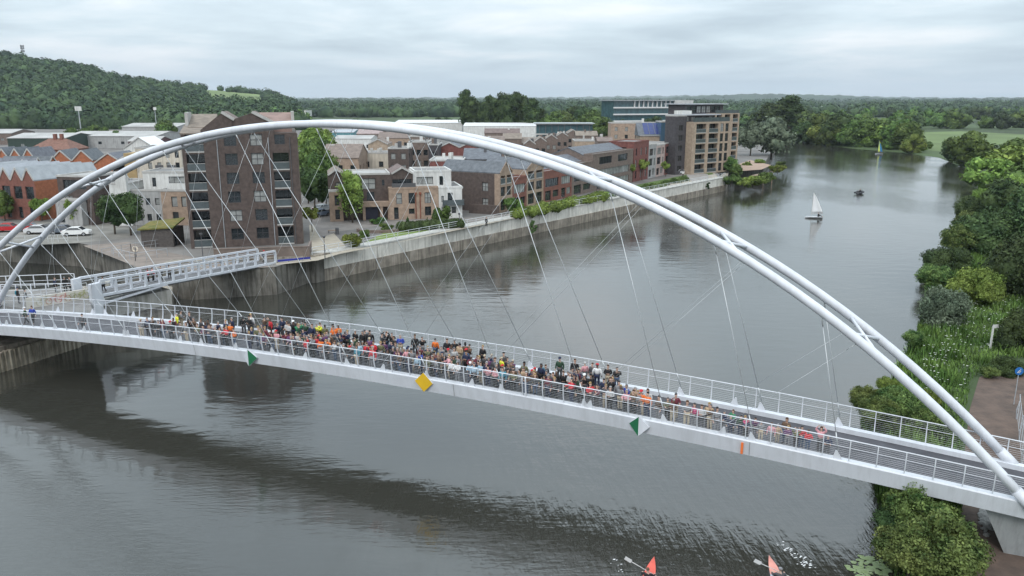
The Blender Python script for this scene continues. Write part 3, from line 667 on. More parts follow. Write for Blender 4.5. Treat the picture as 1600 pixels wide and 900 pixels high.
def win_mesh(w, h, nv, nh, frame, glass, key):
    k = (round(w,2), round(h,2), nv, nh, frame.name, glass.name)
    if k in _wm: return _wm[k]
    m = MB(); m.mi = 0; t = .07
    m.box(0,w,-.02,.06,0,t); m.box(0,w,-.02,.06,h-t,h); m.box(0,t,-.02,.06,t,h-t); m.box(w-t,w,-.02,.06,t,h-t)
    for i in range(1, nv): m.box(w*i/nv-t/2, w*i/nv+t/2, -.015, .055, t, h-t)
    for i in range(1, nh): m.box(t, w-t, -.01, .05, h*i/nh-t/2, h*i/nh+t/2)
    m.mi = 1; m.add([(t*.5,.03,t*.5),(w-t*.5,.03,t*.5),(w-t*.5,.03,h-t*.5),(t*.5,.03,h-t*.5)], [(0,1,2,3)])
    o = m.build('window', [frame, glass]); me = o.data; bpy.data.objects.remove(o); _wm[k] = me; return me
class Bld:
    """box building in its own frame: x along the visible front, y into the block, z up"""
    def __init__(s, a, b, label, cat='house', name='house', z=GZ, group=None):
        a, b = Vector(a[:2]), Vector(b[:2]); s.W = (b-a).length; d = (b-a)/s.W
        s.root = empty(name, (a.x, a.y, z), math.atan2(d.y, d.x), label=label, cat=cat, group=group)
    def wall(s, x0, x1, y0, y1, z0, z1, m, front=(), right=(), left=(), frame=FRM, name='wall', rec=.18, top=None, part=None):
        mb = MB(); wins = []
        def face(org, ud, nd, width, holes):
            us = sorted({0.0, width, *[q for h in holes for q in h[:2]]}); zs = sorted({z0, z1, *[q for h in holes for q in h[2:4]]})
            P = lambda u, z, dp=0: (org[0]+ud[0]*u-nd[0]*dp, org[1]+ud[1]*u-nd[1]*dp, z)
            for i in range(len(us)-1):
                for j in range(len(zs)-1):
                    cu, cz = (us[i]+us[i+1])/2, (zs[j]+zs[j+1])/2
                    if any(h[0] < cu < h[1] and h[2] < cz < h[3] for h in holes): continue
                    mb.add([P(us[i],zs[j]),P(us[i+1],zs[j]),P(us[i+1],zs[j+1]),P(us[i],zs[j+1])], [(0,1,2,3)])
            for h in holes:
                kind = h[4] if len(h) > 4 else 'w'; dp = rec if kind[0] != 'b' else 1.35
                a,b,c,d = h[:4]
                for q in ([(a,c),(b,c)],[(b,c),(b,d)],[(b,d),(a,d)],[(a,d),(a,c)]):
                    (u1,v1),(u2,v2) = q; mb.add([P(u1,v1),P(u2,v2),P(u2,v2,dp+.1),P(u1,v1,dp+.1)], [(0,1,2,3)])
                wins.append((P(a,c,dp), ud, b-a, d-c, kind, P, h))
        face((x0,y0),(1,0),(0,-1),x1-x0,front); face((x1,y0),(0,1),(1,0),y1-y0,right)
        face((x0,y1),(0,-1),(-1,0),y1-y0,left); face((x1,y1),(-1,0),(0,1),x1-x0,[])
        mb.add([(x0,y0,z1),(x1,y0,z1),(x1,y1,z1),(x0,y1,z1)], [(0,1,2,3)])
        mb.build(name, m, s.root)
        for p, ud, w_, h_, kind, P, hh in wins:
            blind = random.random() < .3; 
            nv, nh = (2, 2) if 'x' in kind else (max(1, round(w_/1.0)), 1 if h_ < 1.8 else 2)
            if kind[0] == 'b': nv, nh = max(2, round(w_/1.1)), 1
            gl = BLND if (blind and kind[0] == 'w') or 'p' in kind else GL
            o = link('door' if kind[0] == 'd' else 'window', win_mesh(w_, h_, nv, nh, frame, gl, kind), s.root); o.location = p; o.rotation_euler = (0,0,math.atan2(ud[1], ud[0]))
            if kind[0] == 'b':
                r = MB(); r.box(.02, w_-.02, -1.33, -1.29, 0.06, 1.05); rr = MB(); rr.box(0, w_, -1.36, -1.27, 1.05, 1.1); rr.box(0, w_, -1.40, -.02, -.12, .04)
                q = r.build('balcony_railing', BALG, s.root); q.location = p; q.rotation_euler = o.rotation_euler
                q2 = rr.build('balcony_slab', COPE, s.root); q2.location = p; q2.rotation_euler = o.rotation_euler
    def flat(s, x0, x1, y0, y1, z, m=FLAT, cope=COPE, par=.35):
        mb = MB()
        for a in ((x0-.06,x1+.06,y0-.06,y0+.24),(x0-.06,x1+.06,y1-.24,y1+.06),(x0-.06,x0+.24,y0+.24,y1-.24),(x1-.24,x1+.06,y0+.24,y1-.24)): mb.box(*a, z+.004, z+par)
        r = MB(); r.box(x0+.24, x1-.24, y0+.24, y1-.24, z+.003, z+.12)
        rf = r.build('roof', m, s.root); mb.build('parapet', cope, rf)
    def gable(s, x0, x1, y0, y1, z, rise, m, wallm, n=1, axis='y', ov=.25, edge=COPE, asym=.5):
        """n ridges; axis 'y': ridges run into the block (gables face the front)"""
        if axis == 'y':
            g = (x1-x0)/n
            for i in range(n):
                a, b = x0+i*g, x0+(i+1)*g; c = a+g*asym
                r = MB()
                for (p, q) in ((a, c), (c, b)):
                    zp, zq = (z, z+rise) if p == a else (z+rise, z)
                    r.add([(p,y0-ov,zp+.02),(q,y0-ov,zq+.02),(q,y1+ov,zq+.02),(p,y1+ov,zp+.02),(p,y0-ov,zp+.22),(q,y0-ov,zq+.22),(q,y1+ov,zq+.22),(p,y1+ov,zp+.22)],[(0,3,2,1),(4,5,6,7),(0,1,5,4),(1,2,6,5),(2,3,7,6),(3,0,4,7)])
                rf = r.build('roof', m, s.root)
                t = MB(); t.prism([(a+.01,y0+.01),(b-.01,y0+.01),(b-.01,y1-.01),(a+.01,y1-.01)], z, z+.001)
                t = MB(); t.add([(a+.01,y0,z),(b-.01,y0,z),(c,y0,z+rise-.01),(a+.01,y1,z),(b-.01,y1,z),(c,y1,z+rise-.01)],[(0,1,2),(5,4,3),(0,2,5,3),(2,1,4,5)]); t.build('gable', wallm, s.root)
                e = MB(); e.bar((a,y0-ov-.03,z+.14),(c,y0-ov-.03,z+rise+.14),.08,.3); e.bar((c,y0-ov-.04,z+rise+.14),(b,y0-ov-.04,z+.14),.08,.3); e.build('verge', edge, rf)
        else:
            c = y0+(y1-y0)*.5; r = MB()
            for (p, q) in ((y0-ov, c), (c, y1+ov)):
                zp, zq = (z-.1, z+rise) if p < c-.001 and q == c else (z+rise, z-.1)
                r.add([(x0-ov,p,zp),(x1+ov,p,zp),(x1+ov,q,zq),(x0-ov,q,zq),(x0-ov,p,zp+.2),(x1+ov,p,zp+.2),(x1+ov,q,zq+.2),(x0-ov,q,zq+.2)],[(0,3,2,1),(4,5,6,7),(0,1,5,4),(1,2,6,5),(2,3,7,6),(3,0,4,7)])
            r.build('roof', m, s.root)
            t = MB(); t.add([(x0,y0+.02,z-.0),(x0,c,z+rise-.02),(x0,y1-.02,z),(x1,y0+.02,z),(x1,c,z+rise-.02),(x1,y1-.02,z)],[(0,1,2),(5,4,3),(0,3,4,1),(1,4,5,2)]); t.build('gable', wallm, s.root)
    def part(s, name, m, fn, par=None): q = MB(); fn(q); return q.build(name, m, par or s.root)
def rows(x0, x1, nw, ww, zs, hh, kind='w', skip=()):
    o = []; g = (x1-x0)/nw
    for j, z in enumerate(zs):
        for i in range(nw):
            if (i, j) in skip: continue
            c = x0+g*(i+.5); o.append((c-ww/2, c+ww/2, z, z+hh, kind))
    return o
# ---- 1 tower block
A = at(299,389,GZ); B = min((A+Vector((.964,.267,0))*(q/20) for q in range(200, 500)), key=lambda p: abs(pix(p)[0]-474))
t = Bld(A, B, 'tall dark brown brick apartment tower with stacked balconies beside the quay', 'apartment block', 'tower_block')
Wt = t.W; SH = 2.78; Hh = 16.75
fr = []
for k in range(6):
    z = .35+SH*k
    if k < 6: fr.append((.5, .5+Wt*.155, z if k else .2, z+2.45, 'b'))
    fr.append((Wt*.36, Wt*.36+1.75, z+.75, z+2.45, 'wx')); fr.append((Wt*.585, Wt*.585+1.75, z+.75, z+2.45, 'wx'))
    if k < 5: fr.append((Wt*.775, Wt*.775+Wt*.145, z if k else .2, z+2.45, 'b'))
    else: fr.append((Wt*.80, Wt*.80+1.5, z+.9, z+2.35, 'wx'))
t.wall(0, Wt, 0, 13, 0, Hh+.1, BR_D, front=fr, right=rows(1, 12, 3, 1.0, [1.2+SH*k for k in range(6)], 1.4), left=rows(1, 12, 3, 1.2, [1.2+SH*k for k in range(6)], 1.5))
# roofs: two gables with pale verges, low brown roofs between
t.gable(0, Wt*.42, .0, 13, Hh+.1, 0.9, ROOFB, BR_D, 1, 'x', ov=.1)
def rfblock(a, b, c, z1, z2, z3, y0=.02, y1=12):
    t.part('gable', BR_D, lambda q: q.add([(a,y0,Hh),(b,y0,Hh),(b,y0,z2),(c,y0,z3),(a,y0,z1),(a,y1,Hh),(b,y1,Hh),(b,y1,z2),(c,y1,z3),(a,y1,z1)],[(0,1,2,3,4),(9,8,7,6,5),(0,5,6,1),(1,6,7,2),(2,7,8,3),(3,8,9,4),(4,9,5,0)]))
    r = t.part('roof', ROOFB, lambda q: (q.bar((c-.05,(y0+y1)/2,z3+.1),(b+.1,(y0+y1)/2,z2+.1),y1-y0+.2,.15)))
    t.part('verge', COPE, lambda q: (q.bar((c,y0-.08,z3+.14),(b+.15,y0-.08,z2+.14),.16,.4)), r)
rfblock(Wt*.17, Wt*.455, Wt*.36, Hh+.6, Hh+1.9, Hh+3.0)
rfblock(Wt*.44, Wt*.80, Wt*.62, Hh+2.0, Hh+1.4, Hh+3.0)
t.part('roof', mat('rusty_pink_roof',(.25,.17,.145),.8,.25,.5), lambda q: q.add([(Wt*.66,3,Hh+1.2),(Wt-.6,3,Hh+1.2),(Wt-.6,11,Hh+2.9),(Wt*.66,11,Hh+2.9),(Wt*.66,3,Hh+.1),(Wt-.6,3,Hh+.1),(Wt-.6,11,Hh+.1),(Wt*.66,11,Hh+.1)],[(0,1,2,3),(0,4,5,1),(1,5,6,2),(2,6,7,3),(3,7,4,0)]))
t.part('roof', ROOFB, lambda q: q.add([(.6,4,Hh+.9),(Wt*.27,4,Hh+.9),(Wt*.27,11,Hh+2.7),(.6,11,Hh+2.7),(.6,4,Hh+.1),(Wt*.27,4,Hh+.1),(Wt*.27,11,Hh+.1),(.6,11,Hh+.1)],[(0,1,2,3),(0,4,5,1),(1,5,6,2),(2,6,7,3),(3,7,4,0)]))
for x, z in ((.2,3.0),(Wt-.62,3.1)): t.part('chimney', COPE, lambda q: q.box(x, x+.45, 5, 10, Hh+.1, Hh+z))
for x in (Wt*.30, Wt*.745, Wt*.935): t.part('downpipe', STEEL if x > Wt*.8 else ZINC, lambda q: q.tube([(x,-.09,0),(x,-.09,Hh-.6)], .055, 6))
t.part('side_fin', ROOFB, lambda q: q.box(Wt+.01, Wt+.12, 0.3, 1.5, 0, Hh))
# brown wall at the tower's feet
bw = Bld(at(335,407,GZ), at(484,402,GZ), 'low brown boundary wall in front of the tower block', 'wall', 'boundary_wall')
bw.wall(0, bw.W, 0, .3, 0, 1.5, mat('brown_boundary_wall',(.17,.135,.115),.9,.2,.8)); bw.part('coping', BR_M, lambda q: q.box(-.05, bw.W+.05, -.05, .35, 1.502, 1.6))
bw.wall(bw.W-.3, bw.W, .3, 5, 0, 1.5, BR_M)
# ---- shed with a sedum roof
sh = Bld(at(222,386,GZ), at(272,386,GZ), 'small dark timber shed with a mossy green roof beside the tower', 'shed', 'shed')
sh.wall(0, sh.W, 0, 4, 0, 2.7, mat('dark_timber',(.085,.075,.07),.9,.3,3), right=[(.5,1.6,0,2.1,'d')])
sh.part('roof', mat('sedum_roof',(.20,.155,.045),.95,.45,1.5,col2=(.09,.11,.03)), lambda q: q.add([(-.3,-.3,2.75),(sh.W+.3,-.3,3.1),(sh.W+.3,4.3,3.9),(-.3,4.3,3.3),(-.3,-.3,2.55),(sh.W+.3,-.3,2.9),(sh.W+.3,4.3,3.7),(-.3,4.3,3.1)],[(0,1,2,3),(7,6,5,4),(0,4,5,1),(1,5,6,2),(2,6,7,3),(3,7,4,0)]))
# ---- white and tan flats left of the tower
f = Bld(at(146,352,GZ), at(300,352,GZ), 'stepped flat roofed flats, pale grey upper storey and tan right corner, left of the tower', 'flats', 'apartment_house')
W_ = f.W
f.wall(W_*.42, W_*.72, 0, 9, 0, 6.0, GREYR, front=rows(W_*.02,W_*.30,3,.8,[.8,3.6],1.2)); f.flat(W_*.42, W_*.72, 0, 9, 6.0)
f.wall(W_*.72+.01, W_, -.2, 9, 0, 6.0, BR_T, front=[(W_*.10,W_*.16,.7,2.4),(W_*.10,W_*.16,3.3,5.1),(W_*.2,W_*.25,3.3,5.1)]); f.flat(W_*.72+.01, W_, -.2, 9, 6.0)
f.wall(W_*.5, W_-.3, 2, 9.2, 6.15, 9.0, REND, front=[(W_*.09,W_*.13,6.6,8.2),(W_*.26,W_*.42,7.2,8.4)]); f.flat(W_*.5, W_-.3, 2, 9.2, 9.0)
f.wall(W_*.22, W_*.415, -.5, 8, 0, 7.2, REND, front=[(W_*.05,W_*.08,1,2.3),(W_*.12,W_*.15,4,5.2)]); f.flat(W_*.22, W_*.415, -.5, 8, 7.2)
f.wall(W_*.31, W_*.415, -1.3, -.51, 5.2, 9.2, REND, name='projecting_panel')
# ---- dark brick house with zinc top behind the arch
f = Bld(at(98,350,GZ), at(150,352,GZ), 'dark brick box house with pale flat roof between orange brick row and white flats', 'house')
f.wall(0, f.W, 0, 8, 0, 8.4, BR_D, front=rows(.5,f.W-.5,2,1.6,[1,3.8],1.3)+[(1.2,f.W-1,6.3,7.9,'w')], right=rows(1,7,2,1.2,[1,3.8,6.2],1.3)); f.flat(0,f.W,0,8,8.4,ROOFL)
f.wall(.3, f.W*.8, -1.4, -.01, 0, 4.4, GREYR, front=[(.6,1.6,.5,2.2)]); f.flat(.3,f.W*.8,-1.4,-.01,4.4)
# ---- orange brick rows with saw-tooth gables
f = Bld(at(-62,338,GZ), at(62,345,GZ), 'nearest orange brick terrace with four zinc saw-tooth gables', 'terrace', 'terraced_houses')
W_ = f.W; n = 7
f.wall(0, W_, 0, 15, 0, 7.2, BR_RD, front=rows(0,W_,n,1.9,[3.9],2.3)+rows(0,W_,n,1.0,[.3],2.1,'d'), right=[])
f.part('side_wall', BR_O, lambda q: q.add([(W_+.01,0,0),(W_+.01,15,0),(W_+.01,15,7.2),(W_+.01,0,7.2)],[(0,1,2,3)]))
f.gable(0, W_, 0, 15, 7.2, 2.2, ZINC, BR_RD, n, 'y', ov=.05)
for (a, b, y0, lab, nn, rf) in [((30,282),(100,268),0,'second orange brick row with grey roofs, behind the zinc gabled terrace',3,SLATE),
                        ((84,255),(150,254),0,'orange brick pair of gabled houses with slate roofs, behind the arch',2,SLATE),
                        ((-20,250),(60,250),0,'orange brick houses with slate roofs at the left edge below the old tiled house',4,SLATE),
                        ((150,262),(200,262),0,'dark red brick house with flat top between slate gable and orange pair',1,SLATE),
                        ((180,262),(236,262),0,'slate roofed house in front of the white gabled house',1,SLATE)]:
    pa, pb = at(a[0], a[1]+36, GZ), at(b[0], b[1]+36, GZ)
    f = Bld(pa, pb, lab, 'house'); hh_ = 6.3
    f.wall(0, f.W, 0, 11, 0, hh_, BR_O if 'orange' in lab else BR_D, front=rows(0,f.W,max(2,nn*2),1.2,[1,3.7],1.4), right=rows(0,11,3,1.2,[1,3.7],1.4))
    f.gable(0, f.W, 0, 11, hh_, 2.6, rf, BR_O if 'orange' in lab else BR_D, nn, 'y', ov=.15)
# old tiled house
f = Bld(at(48,258,GZ), at(112,258,GZ), 'old red brick house with brown hipped tile roof and two chimneys', 'house')
f.wall(0, f.W, 0, 12, 0, 5.2, BR_RD, front=rows(0,f.W,5,1.2,[2.6],1.4))
f.part('roof', ROOFT, lambda q: q.add([(-.4,-.4,5.2),(f.W+.4,-.4,5.2),(f.W+.4,12.4,5.2),(-.4,12.4,5.2),(f.W*.28,6,8.6),(f.W*.72,6,8.6)],[(0,1,5,4),(1,2,5),(2,3,4,5),(3,0,4)]))
for x in (f.W*.42, f.W*.58): f.part('chimney', BR_RD, lambda q: q.box(x, x+.9, 5.2, 6.4, 7.6, 10.2))
# white gabled house, cream flats, behind
f = Bld(at(196,258,GZ), at(246,258,GZ), 'white rendered house with a bright white folded roof behind the arch', 'house')
f.wall(0, f.W, 0, 12, 0, 5.5, REND, front=rows(0,f.W,3,1.4,[2.5],1.5)); f.gable(0, f.W, 0, 12, 5.5, 3.6, mat('white_sheet_roof',(.72,.72,.72),.5,.08), REND, 1, 'y')
f = Bld(at(219,312,GZ), at(290,312,GZ), 'cream rendered flats with small balconies between the arch and the tower', 'flats', 'apartment_house')
f.wall(0, f.W, 0, 9, 0, 11.2, CREAM, front=rows(f.W*.2,f.W,4,.9,[1.2,4,6.8,9.2],1.4)); f.flat(0,f.W,0,9,11.2)
f.wall(-2.5, -.01, -.2, 8, 0, 10.2, mat('ochre_panel',(.36,.26,.13),.8,.2))
for x in (f.W*.45, f.W*.72): f.part('balcony', STEEL, lambda q: (q.box(x, x+1.8, -1.0, -.01, 6.6, 6.75), q.box(x, x+1.8, -1.0, -.95, 6.75, 7.7)))
# industrial sheds far left
for (u0, u1, v, hh_, dep, wm, rm, lab) in [(14,104,236,5.5,26,mat('dark_green_cladding',(.03,.05,.04),.7),ROOFL,'long industrial shed with dark green end and pale sheet roof'),
        (104,246,232,5.5,30,GREYR,ROOFL,'long pale roofed industrial shed stretching behind the street tree tops'),
        (192,278,214,6,32,GREYR,ROOFL,'pale roofed industrial shed left of the tower roof'),
        (-40,20,226,5.5,20,BR_M,ROOFL,'low pale roofed shed at the left edge'),
        (120,176,222,4,14,REND,ROOFB,'small shed under the floodlight mast'),
        (202,248,240,5,14,mat('maroon_cladding',(.10,.05,.055),.8),ROOFL,'maroon clad shed behind the white folded roof house')]:
    f = Bld(at(u0,v,GZ), at(u1,v,GZ), lab, 'shed', 'industrial_shed')
    f.wall(0, f.W, 0, dep, 0, hh_, wm, front=rows(0,f.W,max(2,int(f.W/9)),1.6,[hh_*.35],1.2)); f.gable(0, f.W, 0, dep, hh_, 1.6, rm, wm, 1, 'x')
# ---- brown, tan and white terrace in the centre
A, B = at(516,345,GZ), at(722,338,GZ)
f = Bld(A, B, 'terrace of brown, tan and white box houses with low gables behind the promenade lawn', 'terrace', 'terraced_houses'); W_ = f.W
k = lambda u: (u-516)/206*W_
f.wall(k(516), k(645), 0, 9, 0, 8.2, BR_D, front=[(k(518)*1,k(518)+1.8,.3,2.4,'w'),(k(566),k(587),5.6,7.6,'wpx'),(k(573),k(585),3.3,5.1,'w'),(k(597),k(601),6.2,7.3,'w'),(k(527),k(535),6.0,7.0,'w'),(k(613),k(643),5.9,7.3,'w')], right=[], left=rows(1,8,3,1,[1,3.8,6.3],1.3))
f.gable(k(516), k(541), -.02, 9, 8.2, 1.0, ROOFB, BR_D, 1, 'y', ov=.15); f.gable(k(612), k(645), -.02, 9, 8.2, 1.1, ROOFB, BR_D, 1, 'y', ov=.15)
f.flat(k(541)+.3, k(612)-.3, 0, 9, 8.2, ROOFL)
f.wall(k(516), k(536), -1.4, -.01, 0, 5.4, BR_T, front=[(k(8+516),k(15+516),2.9,4.8,'w'),(k(8+516),k(15+516),.4,2.2,'w')]); f.flat(k(516),k(536),-1.4,-.01,5.4)
f.wall(k(565), k(606), -1.4, -.01, 2.5, 3.4, BR_T, name='canopy_wall'); f.part('garage_door', mat('navy_garage_door',(.035,.035,.06),.5), lambda q: q.box(k(570), k(589), -.12, -.01, .1, 2.3))
for u in (565.5, 592, 604): f.part('post', BR_T, lambda q: q.box(k(u), k(u)+.5, -1.35, -.02, 0, 2.5))
f.wall(k(606), k(683), -1.6, -.01, 0, 5.6, BR_T, front=[(k(516+11),k(516+20),2.9,4.9,'w'),(k(516+30),k(516+40),2.9,4.9,'w'),(k(516+55),k(516+65),2.9,4.9,'wx'),(k(516+55),k(516+65),.6,2.3,'wx'),(k(516+7),k(516+14),.1,2.3,'d'),(k(516+30),k(516+39),1.0,2.0,'w')]); f.flat(k(606),k(683),-1.6,-.01,5.6,FLAT,BR_T)
for u in (647, 654): f.part('downpipe', mat('rust_pipe',(.22,.07,.04)), lambda q: (q.tube([(k(u),-1.7,.1),(k(u),-1.7,4.9)], .09, 6), q.box(k(u)-.2,k(u)+.2,-1.9,-1.61,4.6,5.0)))
f.wall(k(683)+.01, k(720), -1.7, 7, 0, 5.6, REND, front=[(k(516+4),k(516+8),3.0,4.2,'w'),(k(516+14),k(516+22),1.95+1,4.75,'w'),(k(516+4),k(516+10),.9,2.2,'w'),(k(516+20),k(516+27),.9,2.1,'w')], right=rows(1,8,2,1.2,[.8,3.4],1.4)); f.flat(k(683)+.01,k(720),-1.7,7,5.6,FLAT,REND)
f.part('balcony', BALG, lambda q: (q.box(k(688),k(722),-2.6,-1.71,2.45,2.6), q.box(k(688),k(722),-2.6,-2.55,2.6,3.5), q.box(k(722)-.05,k(722),-2.55,-1.71,2.6,3.5)))
f.wall(k(645)+.01, k(706), .3, 8, 5.0, 8.5, REND, front=[(k(516+6),k(516+32),6.2,7.6,'wp'),(k(516+42),k(516+48),6.0,7.7,'w')]); f.flat(k(645)+.3,k(706),.3,8,8.5,FLAT,REND)
f.part('balcony', STEEL, lambda q: (q.box(k(611),k(648),-1.45,-1.40,5.95,6.7)))
# street lamp column, lamp by the promenade
# ---- slate roofed brown house with its side to the camera, then the row facing the river
P0, P1 = at(781,333,GZ), at(1052,270,GZ)
d_ = Vector((P1.x-P0.x, P1.y-P0.y)); Lr = d_.length; d_ /= Lr; nrm = Vector((-d_.y, d_.x))
def seg(a, b): return (P0.x+d_.x*a*Lr, P0.y+d_.y*a*Lr), (P0.x+d_.x*b*Lr, P0.y+d_.y*b*Lr)
# fraction of the row measured at pixels
def fr_(u):
    best = min((abs(pix((P0.x+d_.x*q/400*Lr, P0.y+d_.y*q/400*Lr, GZ))[0]-u), q/400) for q in range(0, 460)); return best[1]
rw = [(781,800,'tan gabled house at the near end of the river row with brown side wall',BR_T,7.6,'g'),(800,823,'narrow brown house with wide windows, second in the river row',BR_RD,6.2,'f'),
      (823,849,'tan framed gabled house, third in the river row',BR_T,7.6,'g'),(849,875,'dark red brick house, fourth in the river row',BR_RD,6.4,'f'),
      (875,893,'red and ochre brick house with bay window, fifth in the river row',BR_RD,6.6,'f'),(893,925,'grey brown house seen partly behind the arch, sixth in the river row',BR_M,7.0,'f'),
      (925,988,'tall brown brick house with slate top left of the tall red one',BR_M,8.6,'f'),(957,986,'',BR_R,9.6,'f')]
for (u0, u1, lab, m_, hh_, rt_) in rw[:7]:
    a, b = seg(fr_(u0), fr_(u1)); f = Bld(a, b, lab, 'house', 'terraced_house', group='terraced houses facing the river'); w_ = f.W; dp = 11
    side = [(1.5,2.7,1,2.6),(1.5,2.7,3.9,5.6),(6,6.8,1,2.4),(6,6.8,3.6,5.2)] if u0 == 781 else []
    if rt_ == 'g':
        fh = [(w_*.08,w_*.44,.4,2.6,'w'),(w_*.56,w_*.92,.4,2.6,'w'),(w_*.08,w_*.44,3.2,5.0,'w'),(w_*.56,w_*.92,3.2,5.0,'w'),(w_*.08,w_*.44,5.6,7.2,'b'),(w_*.56,w_*.92,5.6,7.2,'b')]
    else:
        fh = [(w_*.1,w_*.45,.3,2.4,'d'),(w_*.55,w_*.9,.8,2.3,'w'),(w_*.1,w_*.9,3.2,5.0,'wp' if u0 == 800 else 'w')]+([(w_*.15,w_*.45,6.2,8.0,'w'),(w_*.6,w_*.85,6.2,8.0,'w')] if hh_ > 8 else [])
    if u0 == 781:
        f.wall(0, w_, 0, 1.2, 0, hh_, m_, front=fh)
        f.wall(0, w_, 1.21, dp+3, 0, hh_, BR_D, left=[(dp+1.8-q[1],dp+1.8-q[0],q[2],q[3],'wpx') for q in [(1.5,2.9,1,2.7),(1.5,2.9,4.1,5.8),(8,8.7,1,2.4)]])
    else: f.wall(0, w_, 0, dp, 0, hh_, m_, front=fh, left=side)
    if rt_ == 'g': f.gable(0, w_, 0, dp+(3 if u0 == 781 else 0), hh_, 2.0, SLATE, m_, 1, 'y', ov=.08, edge=BR_T)
    else: f.gable(0, w_, 2.5, dp, hh_, 1.6, SLATE, m_, 1, 'x', ov=.1); f.flat(0,w_,0,2.4,hh_,FLAT,m_)
a, b = seg(fr_(989), fr_(1012)); f = Bld(a, b, 'tall red brick house with loggia, beside the solar roof', 'house', 'terraced_house'); w_ = f.W
f.wall(0, w_, 0, 7.2, 0, 10.4, BR_R, front=rows(0,w_,3,1.1,[.8,3.8,6.9],2.0), left=[(1.2,2.9,.7,2.3,'wpx'),(1.2,2.9,3.6,5.3,'wpx'),(5,5.8,3.4,5.6,'w'),(.8,5.0,6.9,9.2,'b')]); f.flat(0,w_,0,7.2,10.4,FLAT,BR_R)
for (u0, u1, lab, m_, hh_) in [(1012,1024,'grey brick house between red brick and pink houses',GREYR,9.2),(1024,1037,'pale pink house near the far end of the river row',mat('pink_render',(.46,.36,.33),.85),8.8),(1037,1052,'red brick house at the far end of the river row',BR_R,9.0)]:
    a, b = seg(fr_(u0), fr_(u1)); f = Bld(a, b, lab, 'house', 'terraced_house', group='terraced houses facing the river'); w_ = f.W
    f.wall(0, w_, 0, 12, 0, hh_, m_, front=[(w_*.1,w_*.42,.4,2.4,'d'),(w_*.55,w_*.85,.8,2.6),(w_*.12,w_*.55,3.5,5.5),(w_*.7,w_*.88,3.5,5.5),(w_*.12,w_*.6,6.3,8.2),(w_*.72,w_*.88,6.3,8.2)], right=rows(1,11,3,1.1,[1,3.9,6.8],1.4)); f.flat(0,w_,0,12,hh_)
# ---- buildings behind: found from the height their roof shows at
def behind(u0, u1, vt, h, dep, lab, wm, roof='flat', rm=FLAT, n=1, rise=1.5, fw=None, name='house', cat='house', rows_=True, cope=COPE, dv=0, group=None, wk='w'):
    a, b = at(u0, vt, GZ+h), at(u1, vt+dv, GZ+h); f = Bld(a, b, lab, cat, name, group=group)
    zs = [1.0+2.9*i for i in range(int((h-.3)//2.9))]
    f.wall(0, f.W, 0, dep, 0, h, wm, front=rows(0, f.W, fw or max(2, int(f.W/3)), 1.2, zs, 1.5, wk) if rows_ else (), right=rows(0, dep, max(1,int(dep/4)), 1.1, zs, 1.4) if rows_ else ())
    if roof == 'flat': f.flat(0, f.W, 0, dep, h, rm, cope)
    else: f.gable(0, f.W, 0, dep, h, rise, rm, wm, n, 'y' if roof == 'gy' else 'x', ov=.15)
    if name == 'house':
        for _ in range(random.randint(1, 3)):
            x, y, q_ = random.uniform(.1,.85)*f.W, random.uniform(.25,.7)*dep, random.uniform(.5,1.1)
            zt = h+(.2 if roof == 'flat' else rise*.5); f.part(random.choice(['chimney','roof_vent']), random.choice([BR_M,COPE,STEEL,REND]), lambda q: q.box(x, x+q_, y, y+q_*.7, zt-.3, zt+random.uniform(.7,1.6)))
    return f
behind(502,560,247,7.2,14,'tan block with a brown mono-pitch roof behind the birch terrace',BR_T,'gx',ROOFB,rise=3.0)
behind(606,638,233,9.4,9,'square dark brown house block behind the central terrace',BR_D,fw=2,wk='wp')
behind(638,670,223,10.2,10,'taller tan and brown house block behind the central terrace',BR_M,fw=3)
behind(669,686,227,10,9,'narrow purple brown house left of the red gabled row',BR_K,fw=1)
behind(562,606,240,7.5,9,'pinkish low block with a yellow corner stair behind the central terrace',CREAM)
behind(671,724,252,8.4,12,'low red building with pale flat roof edges behind the white house',BR_R,'flat',ROOFL,rows_=False)
behind(686,750,231,9.0,9,'red brick row with two pale gables',BR_R,'gy',SLATE,2,1.3)
behind(724,782,249,8.3,12,'slate roofed brown house backing onto the river row',BR_D,'gx',SLATE,rise=2.0)
behind(557,596,209,6.5,16,'long pinkish roof house beyond the street trees',BR_M,'gx',mat('pinkish_roof',(.33,.26,.25),.8),rise=1.8)
behind(590,652,216,7,12,'hip roofed brown row under the arch crown',BR_T,'gx',ROOFB,rise=2.0)
behind(612,668,209,6.5,12,'grey slate roofed row under the arch crown',BR_M,'gx',SLATE,rise=1.8)
behind(575,606,226,7.5,10,'small tan gabled house behind the pinkish block',BR_B,'gy',ROOFB,1,1.6)
behind(640,664,214,8.5,9,'brown house with a stack of small windows near the arch crown',BR_M)
behind(521,580,217,5,20,'white roofed low shed right of the street trees',REND,'gx',ROOFL,rise=1.0,name='industrial_shed',cat='shed')
behind(518,552,207,6,22,'teal blue shed with pale roof right of the street trees',mat('teal_cladding',(.10,.24,.27),.6),'gx',ZINC,rise=1.0,name='industrial_shed',cat='shed')
behind(490,560,198,5,24,'grey roofed shed directly below the arch crown left part',GREYR,'gx',ROOFL,rise=1.0,name='industrial_shed',cat='shed')
behind(616,722,192,7,45,'very long white warehouse beyond the arch crown',REND,'gx',mat('white_warehouse_roof',(.62,.62,.62),.6,.1),rise=1.2,name='warehouse',cat='warehouse',rows_=False)
behind(724,846,197,7,40,'white warehouse showing between the tall poplars',REND,'gx',mat('white_warehouse_roof',(.62,.62,.62),.6,.1),rise=1.2,name='warehouse',cat='warehouse',rows_=False)
behind(462,478,173,8,30,'white low building left of the dark conifers on the plain',REND,name='warehouse',cat='warehouse',rows_=False)
